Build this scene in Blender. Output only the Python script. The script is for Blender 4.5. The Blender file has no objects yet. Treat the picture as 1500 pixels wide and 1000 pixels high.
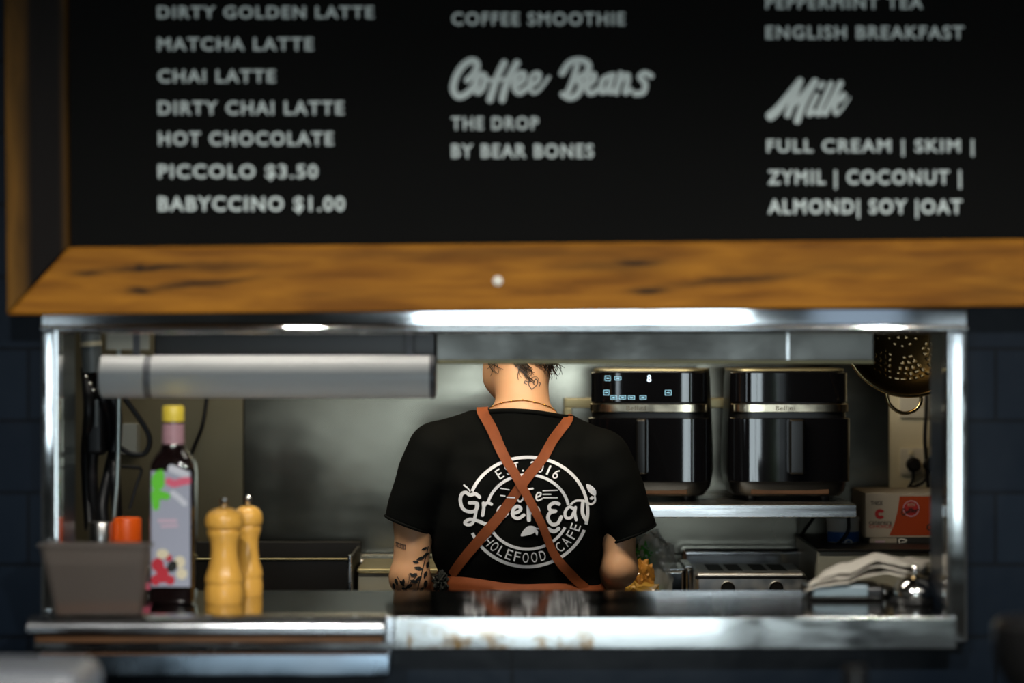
import bpy, bmesh, math, random
import numpy as np
from mathutils import Vector, Matrix, noise
from mathutils.bvhtree import BVHTree

random.seed(7)
PI = math.pi
S = bpy.context.scene
COL = S.collection
F = 85.0 / 36.0 * 1500.0          # focal length in pixels of the 1500-wide frame
CZ = 1.55                          # eye height


def P(px, py, d):
    """point that the photograph shows at (px, py), d metres into the place"""
    return Vector(((px - 750) * d / F, d, CZ - (py - 500) * d / F))


def X(px, d): return (px - 750) * d / F
def Z(py, d): return CZ - (py - 500) * d / F


# ------------------------------------------------------------------ camera
cam = bpy.data.cameras.new('camera')
cam.lens = 85; cam.sensor_width = 36; cam.sensor_fit = 'HORIZONTAL'
cam.clip_start = 0.05; cam.clip_end = 60
cam.dof.use_dof = True; cam.dof.focus_distance = 5.22; cam.dof.aperture_fstop = 1.6
cam.dof.aperture_blades = 0
camo = bpy.data.objects.new('camera', cam); COL.objects.link(camo)
camo.location = (0, 0, CZ); camo.rotation_euler = (PI / 2, 0, 0)
S.camera = camo
# ------------------------------------------------------------------ world, exposure
w = bpy.data.worlds.new('world'); S.world = w; w.use_nodes = True
w.node_tree.nodes['Background'].inputs[0].default_value = (0.55, 0.7, 0.9, 1)
w.node_tree.nodes['Background'].inputs[1].default_value = 0.6
S.view_settings.view_transform = 'Standard'; S.view_settings.look = 'None'
S.view_settings.exposure = 0.0; S.view_settings.gamma = 1.0
S.view_settings.use_curve_mapping = False


# ------------------------------------------------------------------ lights
def area(name, loc, rot, sx, sy, power, col, spread=None):
    l = bpy.data.lights.new(name, 'AREA'); l.shape = 'RECTANGLE'; l.size = sx; l.size_y = sy
    l.energy = power; l.color = col
    if spread: l.spread = spread
    o = bpy.data.objects.new(name, l); COL.objects.link(o)
    o.location = loc; o.rotation_euler = rot
    return o


DAY = (0.80, 0.93, 1.0)
DAYW = 48
# glazed double door and side window of the shopfront behind the photographer
area('daylight_door_leaf', (0.085, -3.46, 1.15), (PI / 2, 0, 0), 1.10, 2.1, DAYW, DAY)
area('daylight_door_side', (0.915, -3.46, 1.15), (PI / 2, 0, 0), 0.46, 2.1, DAYW * .42, DAY)
area('daylight_window', (2.20, -3.46, 1.115), (PI / 2, 0, 0), 0.34, .93, DAYW * .062, DAY)
area('daylight_window_2', (-2.28, -3.46, 1.315), (PI / 2, 0, 0), 0.32, .53, DAYW * .042, DAY)
sun = bpy.data.lights.new('sun', 'SUN'); sun.energy = 2.6; sun.angle = .01; sun.color = (1, .96, .86)
suno = bpy.data.objects.new('sun', sun); COL.objects.link(suno); suno.rotation_euler = (math.radians(-32), 0, 0)
# recessed ceiling downlights that wash the menu board
for x_ in (-.58, 1.02):
    l = bpy.data.lights.new('downlight_beam', 'SPOT'); l.energy = 215; l.color = (1, .96, .90); l.shadow_soft_size = .05
    l.spot_size = math.radians(146); l.spot_blend = .42
    o = bpy.data.objects.new('downlight_beam', l); COL.objects.link(o); o.location = (x_, 2.0, 2.86)
# kitchen lamps and an added fill light
WARM = (1.0, 0.80, 0.50)
area('kitchen_lamp_light', (0.10, 5.0, 2.46), (0, 0, 0), 1.3, 0.26, 5, (1.0, .66, .30))
area('pass_lamp_light', (-0.45, 4.50, 2.38), (0, 0, 0), 1.1, 0.08, 9, (1.0, .95, .86))
area('added_fill_light', (-0.03, 4.80, 1.955), (math.radians(30), 0, 0), 1.1, 0.07, 10, (1.0, .90, .72))  # added out of view to brighten the person's back and arms
area('kitchen_lamp_light_2', (-1.2, 5.35, 2.46), (0, 0, 0), 0.9, 0.26, 3.5, (0.95, 0.95, 0.8))


# ------------------------------------------------------------------ materials
def nm(name):
    m = bpy.data.materials.new(name); m.use_nodes = True
    nt = m.node_tree
    return m, nt, nt.nodes['Principled BSDF'], nt.links


def mat(name, col, rough=0.5, metal=0.0, spec=0.5, trans=0.0, alpha=1.0, emit=None, estr=0.0, coat=0.0,
        var=0.0, vscale=(8, 8, 8), bump=0.0, bscale=(60, 60, 60), rvar=0.0, sss=0.0, ior=1.45):
    m, nt, b, L = nm(name)
    b.inputs['Base Color'].default_value = (*col, 1)
    b.inputs['Roughness'].default_value = rough
    b.inputs['Metallic'].default_value = metal
    b.inputs['Specular IOR Level'].default_value = spec
    b.inputs['IOR'].default_value = ior
    b.inputs['Transmission Weight'].default_value = trans
    b.inputs['Alpha'].default_value = alpha
    b.inputs['Coat Weight'].default_value = coat
    b.inputs['Coat Roughness'].default_value = 0.04
    if sss:
        b.inputs['Subsurface Weight'].default_value = sss
        b.inputs['Subsurface Radius'].default_value = (0.02, 0.008, 0.004)
        b.inputs['Subsurface Scale'].default_value = 0.6
    if emit:
        b.inputs['Emission Color'].default_value = (*emit, 1); b.inputs['Emission Strength'].default_value = estr
    if var or bump or rvar:
        tc = nt.nodes.new('ShaderNodeTexCoord')

        def nz(scale, detail=5):
            mp = nt.nodes.new('ShaderNodeMapping'); mp.inputs['Scale'].default_value = scale
            n = nt.nodes.new('ShaderNodeTexNoise'); n.inputs['Scale'].default_value = 1; n.inputs['Detail'].default_value = detail
            L.new(tc.outputs['Object'], mp.inputs[0]); L.new(mp.outputs[0], n.inputs['Vector'])
            return n
        if var or rvar:
            n = nz(vscale)
        if var:
            r = nt.nodes.new('ShaderNodeMix'); r.data_type = 'RGBA'
            r.inputs['A'].default_value = (*[max(0, c * (1 - var)) for c in col], 1)
            r.inputs['B'].default_value = (*[min(1, c * (1 + var)) for c in col], 1)
            L.new(n.outputs['Fac'], r.inputs['Factor']); L.new(r.outputs['Result'], b.inputs['Base Color'])
        if rvar:
            mr = nt.nodes.new('ShaderNodeMapRange'); mr.inputs['From Min'].default_value = .3; mr.inputs['From Max'].default_value = .7
            mr.inputs['To Min'].default_value = max(0.02, rough - rvar); mr.inputs['To Max'].default_value = rough + rvar
            L.new(n.outputs['Fac'], mr.inputs['Value']); L.new(mr.outputs[0], b.inputs['Roughness'])
        if bump:
            n2 = nz(bscale, 3); bp = nt.nodes.new('ShaderNodeBump'); bp.inputs['Strength'].default_value = bump
            bp.inputs['Distance'].default_value = 0.01
            L.new(n2.outputs['Fac'], bp.inputs['Height']); L.new(bp.outputs[0], b.inputs['Normal'])
    return m


def streak_mat(name, base_a, base_b, dark, streaks, axis_scale, rough=0.55):
    """old hardwood: long grain plus dark cracks and stains at given places (object x, z)"""
    m, nt, b, L = nm(name)
    tc = nt.nodes.new('ShaderNodeTexCoord')
    mp = nt.nodes.new('ShaderNodeMapping'); mp.inputs['Scale'].default_value = axis_scale
    n = nt.nodes.new('ShaderNodeTexNoise'); n.inputs['Scale'].default_value = 1; n.inputs['Detail'].default_value = 6
    n.inputs['Distortion'].default_value = .4
    L.new(tc.outputs['Object'], mp.inputs[0]); L.new(mp.outputs[0], n.inputs['Vector'])
    cr = nt.nodes.new('ShaderNodeValToRGB')
    cr.color_ramp.elements[0].position = .32; cr.color_ramp.elements[0].color = (*base_a, 1)
    cr.color_ramp.elements[1].position = .68; cr.color_ramp.elements[1].color = (*base_b, 1)
    L.new(n.outputs['Fac'], cr.inputs[0])
    sx = nt.nodes.new('ShaderNodeSeparateXYZ'); L.new(tc.outputs['Object'], sx.inputs[0])
    n2 = nt.nodes.new('ShaderNodeTexNoise'); n2.inputs['Scale'].default_value = 14; n2.inputs['Detail'].default_value = 3
    L.new(tc.outputs['Object'], n2.inputs['Vector'])

    def M(op, a, b_):
        k = nt.nodes.new('ShaderNodeMath'); k.operation = op
        for i, v in enumerate((a, b_)):
            if isinstance(v, (int, float)): k.inputs[i].default_value = v
            else: L.new(v, k.inputs[i])
        return k.outputs[0]
    wob = M('MULTIPLY', M('SUBTRACT', n2.outputs['Fac'], .5), .014)
    tot = None
    for (cx, cz, lx, lz, slope, amt) in streaks:
        dx = M('SUBTRACT', sx.outputs['X'], cx)
        dz = M('SUBTRACT', M('ADD', sx.outputs['Z'], wob), cz)
        dz = M('SUBTRACT', dz, M('MULTIPLY', dx, slope))
        q = M('ADD', M('POWER', M('ABSOLUTE', M('DIVIDE', dx, lx), 0), 2), M('POWER', M('ABSOLUTE', M('DIVIDE', dz, lz), 0), 2))
        g = M('MULTIPLY', M('POWER', 2.718, M('MULTIPLY', q, -1.0)), amt)
        tot = g if tot is None else M('MAXIMUM', tot, g)
    mx = nt.nodes.new('ShaderNodeMix'); mx.data_type = 'RGBA'
    L.new(cr.outputs[0], mx.inputs['A']); mx.inputs['B'].default_value = (*dark, 1)
    L.new(M('MINIMUM', tot, 1.0) if tot is not None else cr.outputs[1], mx.inputs['Factor'])
    L.new(mx.outputs['Result'], b.inputs['Base Color'])
    b.inputs['Roughness'].default_value = rough; b.inputs['Specular IOR Level'].default_value = .14
    bp = nt.nodes.new('ShaderNodeBump'); bp.inputs['Strength'].default_value = .25; bp.inputs['Distance'].default_value = .004
    L.new(n.outputs['Fac'], bp.inputs['Height']); L.new(bp.outputs[0], b.inputs['Normal'])
    return m


def tile_mat(name, c1, c2, mortar, bw, rh, rough):
    m, nt, b, L = nm(name)
    tc = nt.nodes.new('ShaderNodeTexCoord')
    sp = nt.nodes.new('ShaderNodeSeparateXYZ'); L.new(tc.outputs['Object'], sp.inputs[0])
    ad = nt.nodes.new('ShaderNodeMath'); ad.operation = 'ADD'
    L.new(sp.outputs['X'], ad.inputs[0]); L.new(sp.outputs['Y'], ad.inputs[1])
    cb = nt.nodes.new('ShaderNodeCombineXYZ'); L.new(ad.outputs[0], cb.inputs[0]); L.new(sp.outputs['Z'], cb.inputs[1])
    br = nt.nodes.new('ShaderNodeTexBrick'); br.inputs['Scale'].default_value = 1
    br.inputs['Brick Width'].default_value = bw; br.inputs['Row Height'].default_value = rh
    br.inputs['Mortar Size'].default_value = .003; br.inputs['Mortar Smooth'].default_value = .2
    br.inputs['Color1'].default_value = (*c1, 1); br.inputs['Color2'].default_value = (*c2, 1); br.inputs['Mortar'].default_value = (*mortar, 1)
    L.new(cb.outputs[0], br.inputs['Vector']); L.new(br.outputs['Color'], b.inputs['Base Color'])
    n = nt.nodes.new('ShaderNodeTexNoise'); n.inputs['Scale'].default_value = 9; L.new(tc.outputs['Object'], n.inputs['Vector'])
    b1 = nt.nodes.new('ShaderNodeBump'); b1.inputs['Strength'].default_value = .5; b1.inputs['Distance'].default_value = .003; b1.invert = True
    L.new(br.outputs['Fac'], b1.inputs['Height'])
    b2 = nt.nodes.new('ShaderNodeBump'); b2.inputs['Strength'].default_value = .15; b2.inputs['Distance'].default_value = .01
    L.new(n.outputs['Fac'], b2.inputs['Height']); L.new(b1.outputs[0], b2.inputs['Normal']); L.new(b2.outputs[0], b.inputs['Normal'])
    b.inputs['Roughness'].default_value = rough
    b.inputs['Specular IOR Level'].default_value = .16
    return m


M = {}
M['tile'] = tile_mat('navy_tile', (.0034, .0068, .0128), (.0048, .0092, .0165), (.0018, .0026, .004), .84, .125, .30)
M['plaster'] = mat('plaster', (.13, .13, .125), .8, var=.1)
M['kwall'] = mat('kitchen_plaster', (.30, .28, .22), .7, var=.12)
M['floor'] = mat('floor_tile', (.10, .09, .08), .5, var=.2)
M['steel'] = mat('brushed_steel', (.62, .63, .63), .26, 1, rvar=.1, vscale=(3, 40, 60), bump=.03, bscale=(4, 80, 300))
M['steel_smooth'] = mat('polished_steel', (.68, .69, .69), .13, 1, rvar=.05, vscale=(20, 20, 20))
M['steel_counter'] = mat('counter_steel', (.42, .42, .41), .10, 1, rvar=.05, vscale=(4, 9, 9))
M['steel_lintel'] = mat('lintel_steel', (.66, .68, .68), .06, 1, rvar=.03, vscale=(3, 30, 30))
M['steel_front'] = mat('worn_steel', (.46, .47, .46), .14, 1, var=.2, rvar=.10, vscale=(7, 7, 25))
def worn_edge():
    m = mat('worn_edge_steel', (.40, .41, .40), .14, 1, var=.2, rvar=.10, vscale=(7, 7, 25))
    nt = m.node_tree; b = nt.nodes['Principled BSDF']; L = nt.links
    src = b.inputs['Base Color'].links[0].from_socket
    tc = nt.nodes.new('ShaderNodeTexCoord'); sx = nt.nodes.new('ShaderNodeSeparateXYZ'); L.new(tc.outputs['Object'], sx.inputs[0])
    n = nt.nodes.new('ShaderNodeTexNoise'); n.inputs['Scale'].default_value = 38; n.inputs['Detail'].default_value = 6; L.new(tc.outputs['Object'], n.inputs['Vector'])
    g = nt.nodes.new('ShaderNodeMapRange'); g.inputs['From Min'].default_value = .46; g.inputs['From Max'].default_value = .64; L.new(n.outputs['Fac'], g.inputs['Value'])
    # rust sits in the worn stretch left of the middle, near the lower edge
    d = nt.nodes.new('ShaderNodeMath'); d.operation = 'COMPARE'; L.new(sx.outputs['X'], d.inputs[0]); d.inputs[1].default_value = -.02; d.inputs[2].default_value = .16
    e = nt.nodes.new('ShaderNodeMapRange'); e.inputs['From Min'].default_value = .052; e.inputs['From Max'].default_value = .012; L.new(sx.outputs['Z'], e.inputs['Value'])
    k = nt.nodes.new('ShaderNodeMath'); k.operation = 'MULTIPLY'; L.new(g.outputs[0], k.inputs[0]); L.new(d.outputs[0], k.inputs[1])
    k2 = nt.nodes.new('ShaderNodeMath'); k2.operation = 'MULTIPLY'; L.new(k.outputs[0], k2.inputs[0]); L.new(e.outputs[0], k2.inputs[1])
    mx = nt.nodes.new('ShaderNodeMix'); mx.data_type = 'RGBA'; L.new(k2.outputs[0], mx.inputs['Factor']); L.new(src, mx.inputs['A']); mx.inputs['B'].default_value = (.20, .12, .05, 1)
    L.new(mx.outputs['Result'], b.inputs['Base Color'])
    return m


M['steel_edge'] = worn_edge()
M['steel_beam'] = mat('stained_steel', (.15, .15, .138), .42, 1, var=.3, rvar=.12, vscale=(9, 9, 14))
M['steel_wall'] = mat('sheet_steel', (.205, .195, .155), .21, 1, var=.16, rvar=.08, vscale=(2.2, 2, 3.5), bump=.22, bscale=(1.6, 1, 4))
M['steel_wall_old'] = mat('dull_sheet_steel', (.21, .185, .12), .40, 1, var=.15, rvar=.08, vscale=(2.5, 2, 3), bump=.1, bscale=(2, 2, 3))
M['steel_blue'] = mat('bluish_steel', (.30, .38, .46), .3, 1, var=.35, rvar=.12, vscale=(8, 8, 8))
M['steel_toaster'] = mat('toaster_steel', (.74, .75, .74), .42, 1, var=.35, rvar=.12, vscale=(35, 35, 35))
M['alu'] = mat('aluminium', (.46, .48, .50), .22, 1, rvar=.08, vscale=(5, 20, 20))
M['rust'] = mat('brown_strip', (.12, .055, .022), .5, .2, var=.5, vscale=(14, 14, 14))
M['board'] = mat('chalk_black', (.0030, .0032, .0030), .75, spec=.12, var=.3, vscale=(3, 3, 3))
M['paint'] = mat('white_lettering', (.80, .90, .88), .7)
M['white_tube'] = mat('pale_satin_tube', (.80, .80, .78), .4, coat=.1)
M['band_grey'] = mat('grey_band', (.26, .26, .27), .4)
M['tube_end'] = mat('dark_tube_band', (.10, .10, .11), .4)
M['black_rubber'] = mat('black_rubber', (.006, .006, .007), .45)
M['black_gloss'] = mat('black_gloss', (.004, .004, .005), .06, coat=.6)
M['black_satin'] = mat('black_satin', (.006, .006, .006), .3)
M['black_iron'] = mat('black_iron', (.006, .005, .004), .5, var=.5, vscale=(20, 20, 20))
M['chrome'] = mat('chrome', (.75, .73, .68), .08, 1)
M['gold_steel'] = mat('champagne_band', (.62, .54, .40), .2, 1, rvar=.05, vscale=(30, 30, 30))
M['icon'] = mat('lit_icon', (.1, .2, .3), .4, emit=(.45, .85, 1.0), estr=1.1)
M['digit'] = mat('lit_digit', (.1, .2, .3), .4, emit=(.75, .9, 1.0), estr=2.2)
M['darktext'] = mat('engraved_text', (.10, .08, .05), .5)
M['cream'] = mat('cream_board', (.78, .73, .54), .55, var=.12, vscale=(6, 6, 6))
M['cream_plastic'] = mat('cream_plastic', (.74, .72, .62), .4)
M['beige_metal'] = mat('beige_enamel', (.36, .36, .30), .4, var=.15, vscale=(6, 6, 6))
M['yellow_rail'] = mat('yellow_metal', (.36, .32, .18), .35, .6, var=.15)  # yellow metal, also stands for yellow light on griddle rim and bin lid
M['beech'] = mat('beech_wood', (.70, .37, .065), .3, coat=.4, var=.16, vscale=(60, 60, 6))
M['tub'] = mat('cloudy_plastic', (.15, .128, .112), .28, trans=.35, alpha=.62, ior=1.3)
M['grounds'] = mat('brown_crumbs', (.13, .05, .02), .9, var=.4, vscale=(90, 90, 90))
M['orange_lid'] = mat('orange_lid', (.80, .10, .004), .4)
M['shaker_steel'] = mat('shaker_steel', (.55, .54, .52), .25, 1)
M['glass_dark'] = mat('dark_glass', (.006, .003, .003), .06, coat=.5)
M['yellow_cap'] = mat('yellow_cap', (.72, .55, .06), .35)
M['foil'] = mat('pink_white_foil', (.42, .24, .27), .35, var=.45, vscale=(35, 35, 25))
M['label'] = mat('pale_label', (.30, .32, .40), .5)
M['label_green'] = mat('label_green', (.10, .50, .02), .5)
M['label_pink'] = mat('label_pink', (.60, .10, .17), .5)
M['label_fade'] = mat('label_pink_light', (.50, .36, .44), .5)
M['label_red'] = mat('label_red', (.42, .015, .03), .5)
M['label_cream'] = mat('label_cream', (.62, .56, .40), .5)
M['label_white'] = mat('label_white', (.52, .54, .60), .5)
M['skin'] = mat('skin', (.68, .37, .20), .45, sss=.12, var=.08, vscale=(20, 20, 20))
M['ink'] = mat('tattoo_ink', (.012, .014, .016), .5)
M['ink_fade'] = mat('faded_ink', (.12, .075, .055), .5)
M['hair'] = mat('dark_hair', (.018, .009, .005), .4)
M['shirt'] = mat('black_cotton', (.0028, .0033, .0031), .9, spec=.10, var=.25, vscale=(30, 30, 30), bump=.08, bscale=(500, 500, 500))
M['print'] = mat('white_print', (.84, .85, .90), .7)
M['strap'] = mat('rust_canvas', (.24, .056, .011), .7, var=.18, vscale=(60, 60, 60), bump=.1, bscale=(700, 700, 700))
M['trousers'] = mat('dark_trousers', (.012, .014, .012), .85)
M['shoe'] = mat('black_shoe', (.01, .01, .01), .5)
M['gold'] = mat('gold_chain', (.8, .5, .15), .2, 1)
M['colander'] = mat('aged_colander', (.06, .045, .02), .34, 1, var=.3, vscale=(12, 12, 12))
M['brass'] = mat('brass_loop', (.62, .48, .25), .2, 1)
M['box_white'] = mat('carton_white', (.36, .32, .26), .6)
M['box_orange'] = mat('carton_orange', (.32, .042, .007), .5)
M['box_red'] = mat('carton_red', (.35, .02, .02), .5)
M['box_black'] = mat('carton_black', (.02, .02, .02), .5)
M['tub_white'] = mat('white_tub', (.50, .50, .45), .4)
M['tub_blue'] = mat('blue_label', (.01, .09, .32), .45)
M['wrap_yellow'] = mat('yellow_wrapper', (.72, .42, .08), .22, var=.5, vscale=(25, 25, 25), coat=.5)
M['wrap_orange'] = mat('orange_wrapper', (.58, .27, .05), .22, var=.4, vscale=(25, 25, 25), coat=.5)
M['clear'] = mat('clear_film', (.75, .75, .70), .12, alpha=.42, coat=1.0)
M['leaf'] = mat('salad_green', (.04, .25, .02), .4, var=.4, vscale=(30, 30, 30))
M['paper'] = mat('beige_paper', (.50, .46, .39), .8)
M['paper_mark'] = mat('white_mark', (.8, .8, .75), .6)
M['screw'] = mat('screw_white', (.85, .83, .75), .4)
M['pale'] = mat('pale_enamel', (.12, .13, .145), .3)
M['white_lamp'] = mat('lamp_housing', (.8, .8, .78), .5)
M['lamp_glow'] = mat('lamp_glow', (.9, .9, .9), .5, emit=(1, .93, .8), estr=150)
M['lamp_glow_k'] = mat('tube_glow', (.9, .9, .9), .5, emit=(1, .9, .7), estr=3)
M['grey_plastic'] = mat('grey_plastic', (.16, .18, .18), .4)
M['green_steel'] = mat('grey_rod', (.42, .48, .46), .3, .8)
M['hedge'] = mat('hedge_leaves', (.09, .19, .05), .6, var=.8, vscale=(22, 22, 22))
M['film_grey'] = mat('blue_grey_cover', (.18, .24, .27), .25)


# ------------------------------------------------------------------ object helpers
def tag(o, label=None, cat=None, group=None, kind=None):
    if label: o['label'] = label
    if cat: o['category'] = cat
    if group: o['group'] = group
    if kind: o['kind'] = kind
    return o


def thing(name, label, cat, loc, group=None):
    o = bpy.data.objects.new(name, None); COL.objects.link(o)
    o.empty_display_size = .05
    o.location = loc
    return tag(o, label, cat, group)


def origin_of(o):
    v = Vector((0, 0, 0))
    while o is not None:
        v += o.location; o = o.parent
    return v


class MB:
    """collects shapes in world coordinates; build() links them as ONE mesh"""
    def __init__(self): self.v = []; self.f = []; self.sm = []

    def add(self, vs, fs, smooth=True):
        n = len(self.v)
        self.v += [tuple(p) for p in vs]
        self.f += [tuple(i + n for i in f) for f in fs]
        self.sm += [smooth] * len(fs)
        return self

    def bm(self, b, smooth=True, mx=None):
        if mx is not None: b.transform(mx)
        b.verts.ensure_lookup_table(); b.verts.index_update()
        self.add([v.co[:] for v in b.verts], [[v.index for v in f.verts] for f in b.faces], smooth)
        b.free(); return self

    def box(self, x0, x1, y0, y1, z0, z1, r=0.0, seg=2, mx=None):
        b = bmesh.new(); bmesh.ops.create_cube(b, size=1)
        bmesh.ops.scale(b, vec=(abs(x1 - x0), abs(y1 - y0), abs(z1 - z0)), verts=b.verts)
        if r > 0:
            bmesh.ops.bevel(b, geom=b.edges[:], offset=r, segments=seg, profile=.5, affect='EDGES')
        bmesh.ops.translate(b, vec=((x0 + x1) / 2, (y0 + y1) / 2, (z0 + z1) / 2), verts=b.verts)
        if r > 0: self.wn = True
        return self.bm(b, r > 0, mx)

    def prism(self, poly, y0, y1):
        n = len(poly)
        a = [(p[0], y0, p[1]) for p in poly]; c = [(p[0], y1, p[1]) for p in poly]
        fs = [tuple(range(n)), tuple(range(2 * n - 1, n - 1, -1))]
        fs += [(i + n, (i + 1) % n + n, (i + 1) % n, i) for i in range(n)]
        return self.add(a + c, fs, False)

    def lathe(self, prof, c, n=32, axis='z', cap=True, sm=True):
        """prof: (radius, height) list"""
        vs = []; fs = []
        for (r, h) in prof:
            for k in range(n):
                a = 2 * PI * k / n
                if axis == 'z': vs.append((c[0] + r * math.cos(a), c[1] + r * math.sin(a), c[2] + h))
                elif axis == 'x': vs.append((c[0] + h, c[1] + r * math.cos(a), c[2] + r * math.sin(a)))
                else: vs.append((c[0] + r * math.cos(a), c[1] + h, c[2] - r * math.sin(a)))
        m = len(prof)
        for i in range(m - 1):
            for k in range(n):
                a, b_ = i * n + k, i * n + (k + 1) % n
                fs.append((a, b_, b_ + n, a + n))
        self.add(vs, fs, sm)
        if cap:
            base = len(self.v) - len(vs)
            self.f.append(tuple(base + k for k in range(n - 1, -1, -1))); self.sm.append(False)
            self.f.append(tuple(base + (m - 1) * n + k for k in range(n))); self.sm.append(False)
        return self

    def tube(self, pts, r, n=10, closed=False, smooth_pts=6, flat=False):
        pts = [Vector(p) for p in pts]
        if smooth_pts and len(pts) > 2: pts = catmull(pts, smooth_pts, closed)
        rr = r if callable(r) else (lambda t: r)
        m = len(pts); vs = []; fs = []
        ref = None
        for i, p in enumerate(pts):
            if closed: t = (pts[(i + 1) % m] - pts[i - 1])
            else: t = pts[min(i + 1, m - 1)] - pts[max(i - 1, 0)]
            if t.length < 1e-9: t = Vector((0, 0, 1))
            t.normalize()
            if ref is None:
                ref = Vector((0, 0, 1)) if abs(t.z) < .9 else Vector((1, 0, 0))
            u = ref - t * ref.dot(t)
            if u.length < 1e-6: u = Vector((1, 0, 0)) - t * t.x
            u.normalize(); ref = u; v = t.cross(u)
            q = rr(i / max(1, m - 1))
            for k in range(n):
                a = 2 * PI * k / n
                vs.append(p + (u * math.cos(a) + v * math.sin(a)) * q)
        rng = m if closed else m - 1
        for i in range(rng):
            j = (i + 1) % m
            for k in range(n):
                fs.append((i * n + k, i * n + (k + 1) % n, j * n + (k + 1) % n, j * n + k))
        if not closed:
            fs.append(tuple(range(n - 1, -1, -1))); fs.append(tuple((m - 1) * n + k for k in range(n)))
        return self.add(vs, fs, True)

    def rings(self, rings, cap=True, closed_ring=True, sm=True):
        n = len(rings[0]); vs = [p for r in rings for p in r]; fs = []
        for i in range(len(rings) - 1):
            for k in range(n if closed_ring else n - 1):
                a, b_ = i * n + k, i * n + (k + 1) % n
                fs.append((a, b_, b_ + n, a + n))
        if cap and closed_ring:
            fs.append(tuple(range(n - 1, -1, -1))); fs.append(tuple((len(rings) - 1) * n + k for k in range(n)))
        return self.add(vs, fs, sm)

    def sphere(self, c, r, sc=(1, 1, 1), u=20, v=12):
        b = bmesh.new(); bmesh.ops.create_uvsphere(b, u_segments=u, v_segments=v, radius=r)
        bmesh.ops.scale(b, vec=sc, verts=b.verts); bmesh.ops.translate(b, vec=c, verts=b.verts)
        return self.bm(b)

    def build(self, name, m, parent=None, loc=None, label=None, angle=40):
        me = bpy.data.meshes.new(name)
        if parent is not None: o0 = origin_of(parent)
        elif loc is not None: o0 = Vector(loc)
        else: o0 = Vector((0, 0, 0))
        me.from_pydata([(a - o0.x, b_ - o0.y, c - o0.z) for a, b_, c in self.v], [], self.f)
        me.polygons.foreach_set('use_smooth', self.sm)
        b = bmesh.new(); b.from_mesh(me); bmesh.ops.recalc_face_normals(b, faces=b.faces); b.to_mesh(me); b.free()
        me.materials.append(m)
        o = bpy.data.objects.new(name, me); COL.objects.link(o)
        if parent is not None: o.parent = parent
        else: o.location = o0
        if getattr(self, 'wn', False):
            md = o.modifiers.new('wn', 'WEIGHTED_NORMAL'); md.keep_sharp = True
        if angle:
            try: me.set_sharp_from_angle(angle=math.radians(angle))
            except Exception: pass
        if label: o['label'] = label
        return o


def catmull(pts, k=6, closed=False):
    out = []; n = len(pts)
    for i in range(n if closed else n - 1):
        p0 = pts[(i - 1) % n] if closed else pts[max(i - 1, 0)]
        p1 = pts[i]; p2 = pts[(i + 1) % n]
        p3 = pts[(i + 2) % n] if closed else pts[min(i + 2, n - 1)]
        for s in range(k):
            t = s / k
            out.append(.5 * ((2 * p1) + (p2 - p0) * t + (2 * p0 - 5 * p1 + 4 * p2 - p3) * t * t + (3 * p1 - p0 - 3 * p2 + p3) * t ** 3))
    if not closed: out.append(pts[-1])
    return out


def copy_tree(o, parent=None):
    c = o.copy(); COL.objects.link(c); c.parent = parent
    for ch in [k for k in o.children]:
        copy_tree(ch, c)
    return c


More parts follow.
